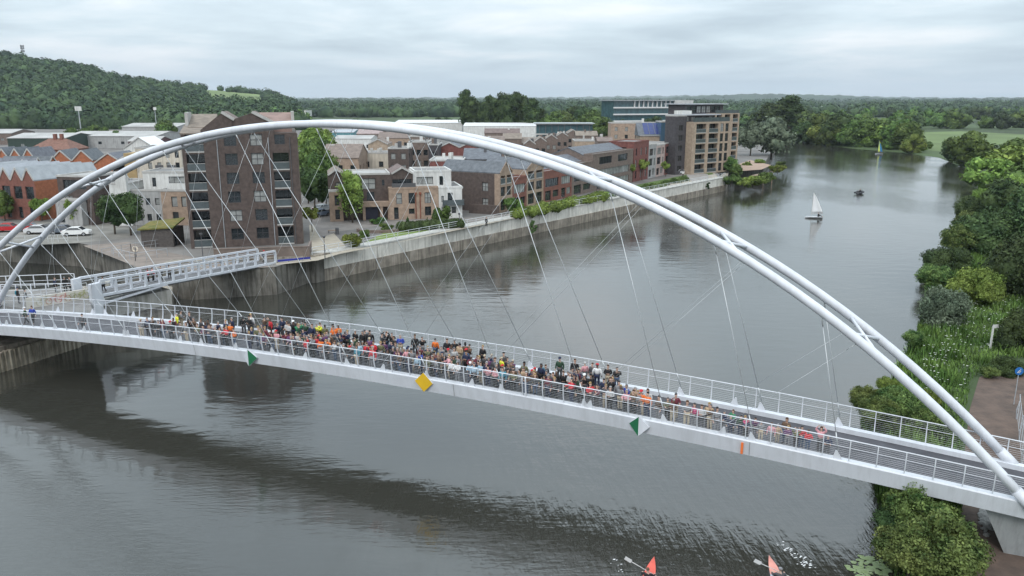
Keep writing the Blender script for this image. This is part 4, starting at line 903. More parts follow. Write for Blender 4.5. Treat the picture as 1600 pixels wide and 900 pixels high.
brs = [(752,788,222,8.2,'brown house with pale gable trims just above the arch, left end'),(786,815,217,8.2,'brown house with arched dormer row above the arch'),(757,812,208,8,'grey roofed terrace beside the poplars')]
for u0,u1,vt,h,lab in brs: behind(u0,u1,vt,h,10,lab,BR_M,'gx',ROOFB,rise=1.6)
for i in range(5):
    u0 = 818+i*17; behind(u0, u0+19, 226-i*4.3, 7.6, 11, ordn(i)+' from the left of five brown houses with white scrolled gables', BR_M, 'gy', ROOFB, 1, 1.5, fw=2, group='brown houses with white scrolled gables')
behind(812,850,224,6.6,16,'low brown roofed house behind the slate roof of the river row',BR_M,'gx',ROOFB,rise=1.6)
behind(898,934,221,8.0,12,'blank tan house wall left of the tall red brick house',BR_B,'flat',FLAT,rows_=False)
behind(900,934,212,8.6,9,'brown house with curved parapet and white finials',BR_M,'gx',ROOFB,rise=1.4)
behind(934,958,221,9.0,9,'brown house behind the slate topped one, with white chimney pots',BR_M,'gx',ROOFB,rise=1.0)
f = behind(838,926,195,10.5,14,'dark teal glass block with a thin flat roof before the woods',GLT,name='office_block',cat='office',rows_=False)
f.part('roof_slab', ZINC, lambda q: q.box(-1,f.W+1,-1.2,15,10.9,11.2)); f.part('terrace_band', COPE, lambda q: q.box(-.3,f.W+.3,-.5,-.02,6.0,6.6))
for i in range(9): f.part('mullion', STEEL, lambda q: q.box(f.W*(i+.5)/9-.15, f.W*(i+.5)/9+.15, -.12, -.02, 0, 10.4))
f = behind(955,1052,193,12.6,10,'tall plain tan block behind the red brick house',BR_T,fw=6); 
f = behind(1000,1052,213,10.0,9,'tan building with a sloping roof of blue solar panels',BR_B,rows_=False)
sl = f.part('roof', SLATE, lambda q: q.add([(-.5,-.2,10.1),(f.W,-.2,10.1),(f.W,6.5,14.2),(-.5,6.5,14.2),(-.5,9,10.1),(f.W,9,10.1)],[(0,1,2,3),(1,5,2),(0,3,4),(3,2,5,4)]))
SOL = mat('solar_panel', (.022,.035,.14), .2, .2, 1)
for i in range(5):
    x = f.W*.14+i*f.W*.168;  f.part('solar_panel', SOL, lambda q: q.add([(x,.6,10.66),(x+f.W*.15,.6,10.66),(x+f.W*.15,6.2,14.09),(x,6.2,14.09)],[(0,1,2,3)]))
f = Bld(at(1030,262,GZ), at(1060,262,GZ), 'slim blue glass building beside the dark flats', 'building', 'glass_building'); f.wall(0,f.W,0,10,0,14.5,mat('blue_glass',(.05,.11,.17),.15,.2,.5,spec=.7)); f.flat(0,f.W,0,10,14.5)
# ---- apartment building with tan frames at the end of the quay
P, Q = at(1079,273,GZ), at(1136,268,GZ)
f = Bld(P, Q, 'large riverside apartment building with tan brick grid of loggias and dark upper floors', 'apartment block', 'apartment_building'); W_ = f.W
st = 2.95
fh = []
for i in range(5):
    z = .35+st*i
    fh += [(W_*.09,W_*.35,z,z+2.55,'b'),(W_*.43,W_*.68,z,z+2.55,'b'),(W_*.74,W_*.83,z+.1,z+2.5,'w'),(W_*.88,W_*.97,z+.1,z+2.5,'w')]
f.wall(0, W_, 0, 7.2, 0, st*5+.5, BR_B, front=fh, right=rows(0,7,2,2.4,[.4+st*i for i in range(5)],2.5,'w'))
f.part('terrace_balustrade', BALG, lambda q: (q.box(.2,W_-.2,.1,.16,st*5+.51,st*5+1.7), q.box(.1,W_-.1,.05,.2,st*5+1.7,st*5+1.8)))
f.wall(-4.2, -.01, 2.5, 7, 0, 16.9, BR_K, front=[(1,2.8,1+st*i,2.6+st*i,'w') for i in range(5)]); f.flat(-4.2,-.01,2.5,7,16.9)
f.wall(0, W_*.82, 3.4, 7.1, st*5+.51, 17.1, BR_K, front=rows(0,W_*.8,5,1.8,[st*5+.7],1.3,'w')); f.part('roof_slab', ZINC, lambda q: q.box(-.8,W_*.82+1.6,2.4,7.8,17.11,17.4))
f.part('plant_room', REND, lambda q: q.box(-.5,4.0,4,7,17.41,18.5))
x0 = W_*.82
fh = rows(0,12.3,3,2.6,[.4+st*i*.98 for i in range(6)],2.3,'b')
f.wall(x0+2.2, x0+14.5, 5, 15, 0, 17.5, BR_B, front=fh, right=rows(0,10,3,2.2,[.4+st*i*.98 for i in range(6)],2.3,'w'))
f.part('terrace_balustrade', BALG, lambda q: q.box(x0+2.4,x0+14.3,5.1,5.16,17.51,18.5))
f.wall(W_*.35, x0+10.5, 8.5, 15, 17.3, 20.2, BR_K, front=rows(1,x0+3,7,2.0,[17.7],2.0,'w')); f.part('roof_slab', ZINC, lambda q: q.box(W_*.3,x0+12,7.6,16,20.21,20.5))
f.part('plant_room', COPE, lambda q: q.box(W_*.45,W_*.75,11,14,20.51,21.5))
# far office with white frame
f = Bld(at(958,213,GZ), at(1064,211,GZ), 'wide far office building with white framed glass storeys behind the trees', 'office', 'office_block'); f.wall(0,f.W,0,16,0,21,GLT); OFW = mat('white_office_frame',(.6,.6,.6),.6,.08)
for z in (16.6, 12.6, 8.6): f.part('floor_band', OFW, lambda q: q.box(-.5,f.W+1,-1.2,-.02,z,z+.8))
for i in range(12): f.part('column', OFW, lambda q: q.box(f.W*.28+i*f.W*.065, f.W*.28+i*f.W*.065+.5, -1.0, -.03, 17.41, 20.9))
f.part('roof_slab', ZINC, lambda q: q.box(-1,f.W+1.5,-2,17,21.01,21.6))
# white hangar and small far buildings
f = Bld(at(1283,179,RZ), at(1312,178,RZ), 'white barrel roofed hangar far off in the green plain', 'hangar', 'hangar'); Wh = f.W
def barrel(q):
    n = 10; r0 = [(Wh*.5-Wh*.5*math.cos(math.pi*i/n), 5+6.5*math.sin(math.pi*i/n)) for i in range(n+1)]
    q.add([(x,0,z) for x,z in r0]+[(x,40,z) for x,z in r0], [(i,i+1,n+2+i,n+1+i) for i in range(n)]+[tuple(range(n+1)), tuple(range(2*n+1,n,-1))])
f.part('roof', mat('bright_sheet',(.8,.8,.8),.5,.05), barrel); f.wall(0,Wh,0.1,39.9,0,5,REND); f.part('door', STEEL, lambda q: q.box(Wh*.45,Wh*.95,-.1,-.01,.1,7))
f = Bld(at(1338,177,RZ), at(1352,177,RZ), 'pair of pale domed sheds right of the hangar', 'shed', 'shed'); f.wall(0,f.W,0,10,0,4,REND); f.gable(0,f.W,0,10,4,3.4,REND,REND,2,'y')
# ================================================================= promenade, street furniture, vehicles, boats
def patch(name, px, m, z=GZ, dz=.012):
    pts = [at(u, v, z) for u, v in px]; mb = MB(); mb.add([(p.x, p.y, z+dz) for p in pts], [tuple(range(len(pts)))]); return structure(mb, name, m)
patch('promenade', [(432,414),(497,407),(530,397),(640,375),(800,342),(1122,277),(1116,270),(800,333),(720,356),(600,383),(545,390),(522,365),(500,350),(483,352),(486,397),(430,410)], mat('buff_paving',(.34,.30,.24),.85,.15,.5), dz=.016)
patch('lawn', [(556,386),(585,382),(640,370),(718,355),(718,352),(640,356),(600,364),(572,378)], mat('mown_lawn',(.16,.22,.05),.95,.3,.4,bump=.4,bscale=12), dz=.022)
patch('river_verge', [(812,334),(1115,272),(1108,266),(960,296),(812,326)], GRASS, dz=.03)
patch('car_park', [(0,385),(120,380),(200,372),(215,360),(150,345),(0,350)], mat('car_park_surface',(.21,.20,.18),.9,.25,.3), dz=.02)
patch('road', [(490,350),(522,346),(600,346),(725,341),(800,335),(798,341),(725,351),(600,352),(530,362),(500,372)], mat('block_road',(.20,.18,.165),.9,.2,.4), dz=.03)
patch('side_street', [(482,352),(500,350),(513,300),(500,290)], mat('block_road',(.2,.18,.165)), dz=.026)
patch('lock_side_paving', [(130,384),(215,418),(330,424),(430,417),(335,408),(250,392),(200,378)], mat('brownish_paving',(.22,.185,.16),.9,.25,.4), dz=.024)
patch('yard', [(1085,285),(1108,282),(1106,272),(1075,268),(1072,278)], PAVE, dz=.035)
patch('river_point_terrace', [(1148,268),(1190,265),(1205,258),(1172,250),(1150,258)], mat('reddish_paving',(.34,.24,.18),.9,.2,.4), z=GZ, dz=.02)
# long hedge
f = Bld(at(626,362,GZ), at(721,356,GZ), 'long clipped dark hedge behind the promenade lawn', 'hedge', 'hedge')
g = np.random.default_rng(4); n = 30; C = np.array([(f.W*(i+.5)/n, g.uniform(-.1,.5), .75) for i in range(n)]); Rr = np.full(n, .85)
link('foliage', crown_mesh('hedge_foliage', C, Rr, 5200, .13, F_DARK, g, .95, 2, shell=(.85,1.1)), f.root)
# hedge and shrubs along the row
f = Bld(at(803,341,GZ), at(950,311,GZ), 'overgrown green planting strip between river wall and terraced houses', 'shrubbery', 'shrub_strip')
n = 46; C = np.array([(f.W*(i+g.random())/n, g.uniform(-.6,1.8), .5) for i in range(n)]); Rr = g.uniform(.6,1.3,n)
link('foliage', crown_mesh('strip_foliage', C, Rr, 9000, .16, F_LIGHT, g, .9, 1, shell=(.8,1.2)), f.root)
f = Bld(at(958,308,GZ), at(1078,282,GZ), 'low green planting strip along the river wall beyond the arch', 'shrubbery', 'shrub_strip')
n = 40; C = np.array([(f.W*(i+g.random())/n, g.uniform(-.4,2.2), .25) for i in range(n)]); Rr = g.uniform(.5,1.0,n)
link('foliage', crown_mesh('strip_foliage', C, Rr, 7000, .15, F_MID, g, .9, 1, shell=(.8,1.2)), f.root)
# round bed wall
m = MB(); c = at(592,361,GZ)
for i in range(20):
    a0, a1 = math.pi*(.95+1.1*i/20), math.pi*(.95+1.1*(i+1)/20)
    m.bar((3.6*math.cos(a0),2.2*math.sin(a0),.25),(3.6*math.cos(a1),2.2*math.sin(a1),.25),.3,.5)
o = m.build('planter_wall', BR_M); o.location = c; tag(o, 'low curved brick planter wall behind the promenade lawn', 'planter')
# creepers on the wall
for (u, v, sz, lab) in [(833,352,1.1,'dark creeper hanging on the river wall below the tan gabled house'),(1118,281,.9,'dark weeds on the river wall near its far end, upper'),(1107,290,.8,'dark weeds on the river wall near its far end, lower')]:
    p = at(u, v, 2.6); n = 7; C = np.array([(g.normal()*.25, g.normal()*.1, -i*.28) for i in range(n)])*sz; Rr = np.full(n, .34)*sz
    o = link('creeper', crown_mesh('creeper', C, Rr, 500, .12, F_DARK, g, .8, 1)); o.location = (p.x, p.y, p.z+.6); tag(o, lab, 'creeper')
# lamps, bins, posts
def lamp(u, v, h, lab, globe=False):
    r = empty('street_lamp', at(u, v, GZ), label=lab, cat='street lamp', group='street lamps')
    m = MB(); m.tube([(0,0,0),(0,0,h)], [.07,.045], 8); m.build('pole', STEEL, r)
    m = MB(); m.tube([(0,0,h),(0,0,h+.28)], [.16,.24], 10) if not globe else m.tube([(0,0,h),(0,0,h+.12),(0,0,h+.4),(0,0,h+.5)], [.1,.28,.28,.1], 12); m.build('lamp_head', REND if globe else STEEL, r)
lamp(508, 405, 3.0, 'black topped post at the corner where the promenade meets the blue barrier'); lamp(722, 338, 5.2, 'white globe street lamp right of the white house', True); lamp(317, 400, 3, 'street lamp before the tower, standing by the ramp'); lamp(718, 357, 2.4, 'short pale post at the right end of the hedge')
r = empty('lifebuoy_stand', at(213, 402, GZ), label='lifebuoy on a stand by the basin railing', cat='lifebuoy')
m = MB(); m.box(-.05,.05,-.04,.04,0,1.3); m.build('post', STEEL, r)
m = MB(); pts = [(.34*math.cos(a),-.08,1.2+.34*math.sin(a)) for a in [i*math.pi/8 for i in range(17)]]; m.tube(pts, .08, 6); m.build('ring', mat('buoy_cream',(.7,.62,.5)), r)
r = empty('litter_bin', at(527, 366, GZ), label='black litter bin on the path left of the lawn', cat='bin'); m = MB(); m.tube([(0,0,0),(0,0,1)], [.28,.3], 12); m.build('body', STEEL, r); m = MB(); m.tube([(0,0,1),(0,0,1.12)], [.33,.2], 12); m.build('lid', STEEL, r)
r = empty('bench', at(521,364,GZ), .3, label='small bench beside the litter bin', cat='bench'); m = MB(); m.box(-.9,.9,-.2,.2,.42,.5); m.build('seat', BR_T, r)
for x in (-.8,.7): m = MB(); m.box(x,x+.1,-.18,.18,0,.42); m.build('leg', STEEL, r)
r = empty('name_sign', at(772,331,GZ), label='small white sign on the brown wall at the row corner', cat='sign'); m = MB(); m.box(-1.2,1.2,-.05,.05,.5,1.2); m.build('panel', REND, r); m = MB(); m.box(-1.1,-1.0,-.04,.04,0,.5); m.box(1.0,1.1,-.04,.04,0,.5); m.build('post', STEEL, r)
f = Bld(at(733,333,GZ), at(779,336,GZ), 'dark brick garden wall running up to the row corner', 'wall', 'garden_wall'); f.wall(0,f.W,0,.4,0,1.8,BR_D)
f = Bld(at(434,411,GZ), at(485,406,GZ), 'blue barrier strip where the white footbridge lands on the quay', 'barrier', 'barrier'); f.part('panel', mat('royal_blue',(.02,.03,.25),.5), lambda q: q.box(0,f.W,-.05,.05,.15,.42))
for i in range(4): f.part('leg', STEEL, lambda q: q.box(f.W*i/3-.04, f.W*i/3+.04, -.04,.04,0,.15))
# basin railings
for pts, lab in (([(160,401),(205,392),(262,384)], 'dark galvanised railing above the basin ramp'), ([(178,400),(212,408),(262,400)], 'lower basin ramp railing beside the lifebuoy'), ([(0,381),(60,379),(122,377)], 'white post fence in front of the parked cars')):
    w3 = [tuple(at(u, v, GZ)) for u, v in pts]; rr = empty('railing', w3[0], label=lab, cat='railing'); fence_line(rr, w3, 1.1, 1.6, RAILW if 'white' in lab else ZINC, .03, (1,.5))
# floodlight mast and hill mast
r = empty('floodlight_mast', at(129,224,GZ), label='floodlight mast with white lamp box above the sheds', cat='mast'); m = MB(); m.tube([(0,0,0),(0,0,17)], [.35,.22], 8); m.build('pole', ZINC, r)
for x in (-1.6,-.5,.6): m = MB(); m.box(x,x+1.0,-.3,.1,16.2,18.4); m.build('lamp', REND, r)
r = empty('floodlight_mast', at(246,212,GZ), label='small floodlight before the wooded hill left of the tower', cat='mast'); m = MB(); m.tube([(0,0,0),(0,0,16)], [.3,.2], 8); m.build('pole', ZINC, r); m = MB(); m.box(-.9,.9,-.2,.2,15.5,17.2); m.build('lamp', REND, r)
hp = hill_point(46, 1.0); r = empty('radio_mast', (hp.x, hp.y, hp.z), label='thin radio mast on top of the wooded hill', cat='mast')
m = MB(); [m.tube([(a,b,0),(a*.5,b*.5,21)], .38, 4) for a,b in ((-1,-1),(1,-1),(0,1))]; m.build('lattice', STEEL, r)
for z in (13,17,20): m = MB(); m.box(-2.2,2.2,-.5,.5,z,z+.8); m.box(-2.4,-1.6,-.6,.6,z-1,z+1.6); m.box(1.6,2.4,-.6,.6,z-1,z+1.6); m.build('antenna', STEEL, r)
# ---- cars
CG = mat('car_glass', (.02,.025,.03), .08, .1, spec=.8); TY = mat('tyre', (.02,.02,.02), .9, .1); RIM = mat('alloy_rim', (.4,.4,.42), .4, .1, metal=.6)
def car(u, v, rz, col, lab, z=GZ):
    pm = mat('car_paint_'+lab.split()[0], col, .3, .03, spec=.6); r = empty('parked_car', at(u, v, z), rz, label=lab, cat='car', group='parked cars')
    side = [(-2.1,.35),(-2.15,.75),(-2.0,.95),(-1.5,1.0),(-.95,1.42),(.45,1.45),(1.15,1.0),(1.95,.85),(2.1,.6),(2.08,.35)]
    m = MB(); k = len(side); wv = lambda z_: .86 if z_ < 1.05 else .68
    m.add([(x,-wv(z_),z_) for x,z_ in side]+[(x,wv(z_),z_) for x,z_ in side], [tuple(range(k)), tuple(range(2*k-1,k-1,-1))]+[(i,(i+1)%k,k+(i+1)%k,k+i) for i in range(k)]); b = m.build('body', pm, r)
    m = MB(); m.add([(-1.42,-.875,1.03),(1.02,-.875,1.03),(.42,-.72,1.38),(-.92,-.72,1.38)],[(0,1,2,3)]); m.add([(-1.42,.875,1.03),(1.02,.875,1.03),(.42,.72,1.38),(-.92,.72,1.38)],[(3,2,1,0)])
    m.add([(1.16,-.74,1.02),(1.16,.74,1.02),(.5,.64,1.43),(.5,-.64,1.43)],[(0,1,2,3)]); m.add([(-1.52,-.74,1.03),(-1.52,.74,1.03),(-1.0,.64,1.41),(-1.0,-.64,1.41)],[(3,2,1,0)]); m.build('windows', CG, r)
    for x in (-1.3,1.3):
        for y in (-.82,.82):
            m = MB(); m.tube([(x,y-.1,.32),(x,y+.1,.32)], .32, 16); wh = m.build('wheel', TY, r); m = MB(); m.tube([(x,y-.11,.32),(x,y+.11,.32)], .19, 10); m.build('rim', RIM, wh)
    for y in (-.6,.6): m = MB(); m.box(2.0,2.1,y-.16,y+.16,.62,.76); m.build('headlight', mat('lamp_lens',(.8,.8,.78),.2), r)
    for y in (-.62,.62): m = MB(); m.box(-2.17,-2.08,y-.14,y+.14,.72,.9); m.build('tail_light', mat('red_lens',(.35,.02,.02),.3), r)
    return r
car(14,362,R(8),(.42,.015,.02),'red hatchback parked at the left edge'); car(46,361,R(8),(.40,.018,.02),'crimson car parked just right of the red hatchback')
car(62,365,R(10),(.60,.61,.62),'silver estate car parked in the middle of the row'); car(82,363,R(8),(.07,.08,.09),'charcoal car half hidden by the arch'); car(100,365,R(8),(.10,.12,.15),'slate dark hatchback left of the white one'); car(121,368,R(8),(.75,.75,.74),'white hatchback at the right end of the parked row')
car(1063,272,R(30),(.5,.51,.52),'grey car parked before the dark flats'); car(500,338,R(60),(.20,.26,.36),'bluish van shaped car in the side street'); car(504,330,R(60),(.55,.56,.57),'pale car further up the side street')
car(866,310,R(20),(.04,.04,.045),'black car parked in the river row, partly behind planting'); 
# ---- boats
def hull(Lh, bw_, h, m_, r, name='hull', z0=-.06):
    m = MB(); n = 12; rings = []
    for i in range(n+1):
        x = -Lh/2+Lh*i/n; w_ = bw_/2*max(.02, math.sin(math.pi*min(1,(i/n)*.62+.0 if False else (1-(i/n))*.55+.12)) if i/n > .25 else math.sin(math.pi*(.5))*(.8+.8*i/n))
        w_ = bw_/2*(1-(max(0,(i/n-.45))/.55)**2.2)*(.82+.18*min(1,i/n*4)); w_ = max(w_, .015)
        rings.append([(x,-w_,h),(x,-w_*.75,h*.3),(x,0,z0-.05),(x,w_*.75,h*.3),(x,w_,h)])
    vs = [p for q in rings for p in q]; fs = [(i*5+j,(i+1)*5+j,(i+1)*5+j+1,i*5+j+1) for i in range(n) for j in range(4)]+[(i*5+4,(i+1)*5+4,(i+1)*5,i*5) for i in range(n)]+[(0,1,2,3,4)]
    m.add(vs, fs); return m.build(name, m_, r)
def sail_boat(u, v, h, rz, label, cols, blen=3.7):
    r = empty('sailing_dinghy', at(u, v, 0), rz, label=label, cat='sailing boat'); hull(blen, 1.4, .38, cols[0], r)
    m = MB(); m.tube([(.5,0,.3),(.4,0,h)], [.05,.03], 6); m.build('mast', COPE, r); m = MB(); m.tube([(.45,0,.95),(-2.0,-.25,1.0)], .04, 6); m.build('boom', COPE, r)
    mb = MB(); n = 8; vs = []
    for i in range(n+1):
        t_ = i/n; z = 1.05+(h-1.15)*t_; wd = 2.35*(1-t_)**.8+.05
        for j in range(5): s_ = j/4; vs.append((.44-wd*s_, -.28*s_*(1-t_)-.32*math.sin(math.pi*s_)*(1-t_*.6), z))
    fs = [(i*5+j,i*5+j+1,i*5+j+6,i*5+j+5) for i in range(n) for j in range(4)]; mb.add(vs, fs)
    if len(cols) > 2: mb.m = [1 if (j >= 2) != (i > 5) else 0 for i in range(n) for j in range(4)]
    so_ = mb.build('sail', [cols[1], cols[-1]], r, smooth=True)
    sm = so_.modifiers.new('t', 'SOLIDIFY'); sm.thickness = .012
    return r
SW = mat('sail_cloth', (.78,.79,.80), .7, .05); 
sail_boat(1271,341,5.7,R(170),'dinghy with a tall white sail and dark helmsman on the open river', [mat('boat_white',(.55,.56,.58),.4), SW])
sail_boat(1373,241,6.6,R(185),'small distant boat with a blue and yellow sail', [mat('boat_white',(.55,.56,.58)), mat('yellow_sail',(.62,.70,.08),.7), mat('blue_sail',(.03,.20,.42),.7)])
r = empty('motor_boat', at(1343,303,0), R(55), label='small black safety boat with two dark clad people in mid river', cat='boat'); hull(4.2,1.7,.5,mat('black_rubber',(.025,.025,.03),.6),r); m = MB(); m.tube([(-1.9,-.9,.5),(1.2,-.8,.5),(2.1,0,.55),(1.2,.8,.5),(-1.9,.9,.5)], .22, 8); m.build('tube_rim', mat('black_rubber',(.02,.02,.02)), r); m = MB(); m.box(-2.4,-2.0,-.2,.2,.1,1.1); m.build('outboard_motor', STEEL, r)
RB, WB_ = mat('coral_red_boat',(.62,.11,.08),.35), mat('pale_grey_boat',(.62,.62,.66),.35)
BOATS = []
for (u, v, z_, c1, c2, lab) in ((1002,902,R(72),RB,RB,'red racing canoe at the lower edge, left of the two'),(1208,902,R(84),mat('faded_coral_bow',(.62,.27,.22),.4),WB_,'pale canoe with coral red bow at the lower edge, right of the two')):
    r = empty('canoe', at(u+9, v+16, 0), z_, label=lab, cat='canoe', group='canoes at the lower edge'); r['category'] = 'canoe'
    hull(5.2, .72, .28, c2, r)
    m = MB(); vs = []; 
    for i in range(7): x = .75+1.85*i/6; w_ = .30*(1-(i/6)**1.6)+.01; vs += [(x,-w_,.29),(x,0,.36-.04*i/6),(x,w_,.29)]
    m.add(vs, [(i*3+j,(i+1)*3+j,(i+1)*3+j+1,i*3+j+1) for i in range(6) for j in (0,1)]+[(0,3,18-3,0)[:3]] if False else [(i*3+j,(i+1)*3+j,(i+1)*3+j+1,i*3+j+1) for i in range(6) for j in (0,1)]); m.build('bow_deck', c1, r)
    m = MB(); m.box(-.25,.25,-.2,.2,.29,.34); m.build('seat', STEEL, r); BOATS.append(r)
# foam of the paddles
m = MB(); g2 = random.Random(4)
for cx_, cy_, n in ((KAYAKS[1][0]+1.5, KAYAKS[1][1]+2.0, 34), (KAYAKS[1][0]+2.0, KAYAKS[1][1]+.9, 26), (KAYAKS[0][0]-1.2, KAYAKS[0][1]+.5, 8)):
    for i in range(n):
        x, y, s = cx_+g2.gauss(0,.22), cy_+g2.gauss(0,.45), g2.uniform(.01,.045); m.add([(x-s*2,y-s*.5,.012),(x+s*.6,y-s,.02),(x+s*2,y+s*.6,.03*g2.random()+.01),(x-s*.5,y+s,.015)], [(0,1,2,3)])
tag(m.build('foam', mat('white_foam',(.75,.76,.77),.6)), 'white flecks of paddle foam on the dark water', 'foam', None, 'stuff')
# ---- right bank: path, grass, flowers, pads, signs
patch('dirt_path', [(1500,905),(1502,800),(1508,700),(1515,640),(1530,590),(1560,572),(1640,575),(1700,700),(1700,905)], mat('brown_soil',(.125,.088,.07),.95,.4,.8,col2=(.075,.055,.045),bump=.6,bscale=3), z=RZ, dz=.01)
patch('meadow', [(1425,232),(1412,208),(1500,205),(1640,212),(1640,236),(1560,226),(1500,240)], mat('meadow_light',(.115,.16,.055),.95,.25,.02), z=RZ, dz=.05)
patch('far_field', [(1268,186),(1272,178),(1345,178),(1345,188)], mat('meadow_light',(.115,.16,.055)), z=RZ, dz=.05)
def scatter(poly_px, n, z):
    us = [p[0] for p in poly_px]; vs_ = [p[1] for p in poly_px]; W3 = [at(u, v, z)[:2] for u, v in poly_px]
    xs, ys = [p[0] for p in W3], [p[1] for p in W3]; o = []
    def inside(x, y):
        c = False
        for i in range(len(W3)):
            (x1,y1),(x2,y2) = W3[i], W3[i-1]
            if (y1 > y) != (y2 > y) and x < (x2-x1)*(y-y1)/(y2-y1)+x1: c = not c
        return c
    while len(o) < n:
        x, y = random.uniform(min(xs),max(xs)), random.uniform(min(ys),max(ys))
        if inside(x, y): o.append((x, y))
    return o
def ground_h(x, y):
    d = min(seg_d(x, y, a, b) for a, b in RBS)
    return min(RZ, .5*d/2 if d < 2 else .5+(d-2)/4*(RZ))
def seg_d(x, y, a, b):
    ax, ay, bx, by = a[0], a[1], b[0], b[1]; L2 = (bx-ax)**2+(by-ay)**2; t = max(0, min(1, ((x-ax)*(bx-ax)+(y-ay)*(by-ay))/L2)); return math.hypot(x-ax-t*(bx-ax), y-ay-t*(by-ay))
RBS = [(rb[i], rb[i+1]) for i in range(1, 16)]
P_ = np.array(scatter([(1345,650),(1398,575),(1434,512),(1443,470),(1452,425),(1485,388),(1510,345),(1620,345),(1700,560),(1560,560),(1515,595),(1503,690),(1500,905),(1400,905)], 60000, RZ))
n = len(P_); g = np.random.default_rng(8); hh_ = g.uniform(.3,.85,n)*(.6+.8*(np.sin(P_[:,0]*.7)*np.cos(P_[:,1]*.45) > 0)); a = g.uniform(0,6.28,n); lx, ly = np.cos(a), np.sin(a); w_ = .045
b0 = np.stack([P_[:,0], P_[:,1], np.array([ground_h(x, y) for x, y in P_])-.12], 1); side = np.stack([-ly*w_, lx*w_, 0*lx], 1)*.8; lean_ = np.stack([lx, ly, 0*lx], 1)*(hh_*g.uniform(.1,.6,n))[:,None]; up = np.stack([0*lx,0*lx,hh_], 1)
V = np.stack([b0-side*2, b0+side*2, b0+lean_+up+side*.6, b0+lean_+up-side*.6], 1).reshape(-1,3)
F_GR = foliage('tall_grass', (.060,.110,.024), (.140,.205,.050), .0, .3)
tag(link('bank_grass', np_mesh('bank_grass', V, np.zeros((0,3),int), np.arange(4*n).reshape(-1,4), [F_GR])), 'tall uncut green grass on the right bank', 'grass', None, 'stuff')
P_ = scatter([(1440,655),(1440,560),(1455,520),(1520,440),(1600,440),(1600,520),(1520,570),(1500,640),(1470,700)], 900, RZ); m = MB()
for x, y in P_:
    if math.sin(x*1.3)*math.sin(y*.9+1) < -.25: continue
    z, s = RZ+random.uniform(.6,1.1), random.uniform(.05,.12); m.add([(x-s,y,z),(x,y-s,z+.01),(x+s,y,z),(x,y+s,z-.01)], [(0,1,2,3)])
tag(m.build('cow_parsley', mat('white_blossom',(.62,.64,.55),.8)), 'white flower heads dotted through the bank grass', 'flowers', None, 'stuff')
m = MB(); PADS = scatter([(1398,562),(1425,530),(1436,512),(1452,520),(1458,545),(1440,570),(1415,590),(1404,600),(1395,580)], 620, 0)+scatter([(1320,885),(1345,868),(1375,872),(1395,895),(1380,905),(1340,905)], 150, 0)
for x, y in PADS:
    s = random.uniform(.07,.17); a0 = random.uniform(0,6.28); z = .012+random.random()*.02
    m.add([(x+s*math.cos(a0+i*.85), y+s*math.sin(a0+i*.85), z+.02*(i%2)) for i in range(7)], [tuple(range(7))])
tag(m.build('lily_pads', mat('lily_pad',(.24,.30,.17),.35,.3,2,col2=(.20,.27,.12))), 'pale green lily pads floating at the right bank', 'lily pads', None, 'stuff')
r = empty('signpost', at(1547,545,RZ), R(10), label='white finger signpost standing in the flowery grass', cat='signpost'); m = MB(); m.box(-.07,.07,-.07,.07,0,2.4); m.build('post', REND, r); m = MB(); m.box(-.05,.65,-.03,.03,2.2,2.55); m.build('board', REND, r)
r = empty('cycle_route_sign', at(1584,632,RZ), R(-5), label='round blue sign with white symbol beside the dirt path', cat='sign'); m = MB(); m.tube([(0,0,0),(0,0,3.0)], .035, 6); m.build('post', ZINC, r)
m = MB(); m.tube([(0,-.05,2.95),(0,-.02,2.95)], .34, 20); dsk = m.build('disc', mat('sign_blue',(.02,.14,.42),.4), r)
m = MB(); m.tube([(.08*1,-.062,3.12),(.06,-.062,3.13)], .05, 8); m.bar((-.12,-.06,2.8),(.0,-.06,3.02),.01,.07); m.bar((.0,-.06,3.02),(.13,-.06,2.95),.01,.06); m.bar((.02,-.06,2.78),(.1,-.06,2.98),.01,.05); m.build('symbol', REND, dsk)
r = empty('fence', at(1592,640,RZ), label='slim wavy metal fence beside the dirt path at the right edge', cat='fence')
for i, (u, v) in enumerate([(1588,655),(1592,690),(1595,730)]):
    p = at(u, v, RZ)-r.location; m = MB(); m.tube([(p.x,p.y,0),(p.x-.08,p.y,.8),(p.x+.08,p.y,1.6),(p.x,p.y,2.1)], .04, 6); m.build('fence_post', ZINC, r)
p0, p1 = at(1588,655,RZ)-r.location, at(1598,760,RZ)-r.location
m = MB(); [m.tube([(p0.x,p0.y,z),(p1.x,p1.y,z)], .02, 5) for z in (.5,1,1.5,2)]; m.build('fence_rail', ZINC, r)
# stones by the pier
m = MB(); g2 = random.Random(9)
for (x, y) in scatter([(1530,800),(1545,790),(1552,830),(1540,838)], 60, RZ):
    s = g2.uniform(.12,.3); vs, fs = ico(1); o_ = len(m.v); m.add([(x+a*s*g2.uniform(.7,1.2), y+b*s*g2.uniform(.7,1.2), RZ+c*s*.6) for a,b,c in vs], [tuple(q) for q in fs])
tag(m.build('rubble', mat('pale_rubble',(.36,.35,.33),.9,.3,2)), 'heap of pale rubble beside the concrete pier', 'rubble', None, 'stuff')
# quay point deck
f = Bld(at(1194,276,GZ-1.2), at(1208,273,GZ-1.2), 'small timber viewing platform on the river point', 'platform', 'viewing_platform', z=0)
f.part('deck', BR_T, lambda q: q.box(0,f.W,0,4,2.6,2.8)); [f.part('leg', BR_T, lambda q: q.box(x,x+.2,.1,.3,-1,2.6)) for x in (.1,f.W-.3)]; f.part('railing', BR_T, lambda q: (q.box(0,f.W,0,.05,3.6,3.7), [q.box(x,x+.06,0,.05,2.8,3.6) for x in (0,f.W*.33,f.W*.66,f.W-.06)]))
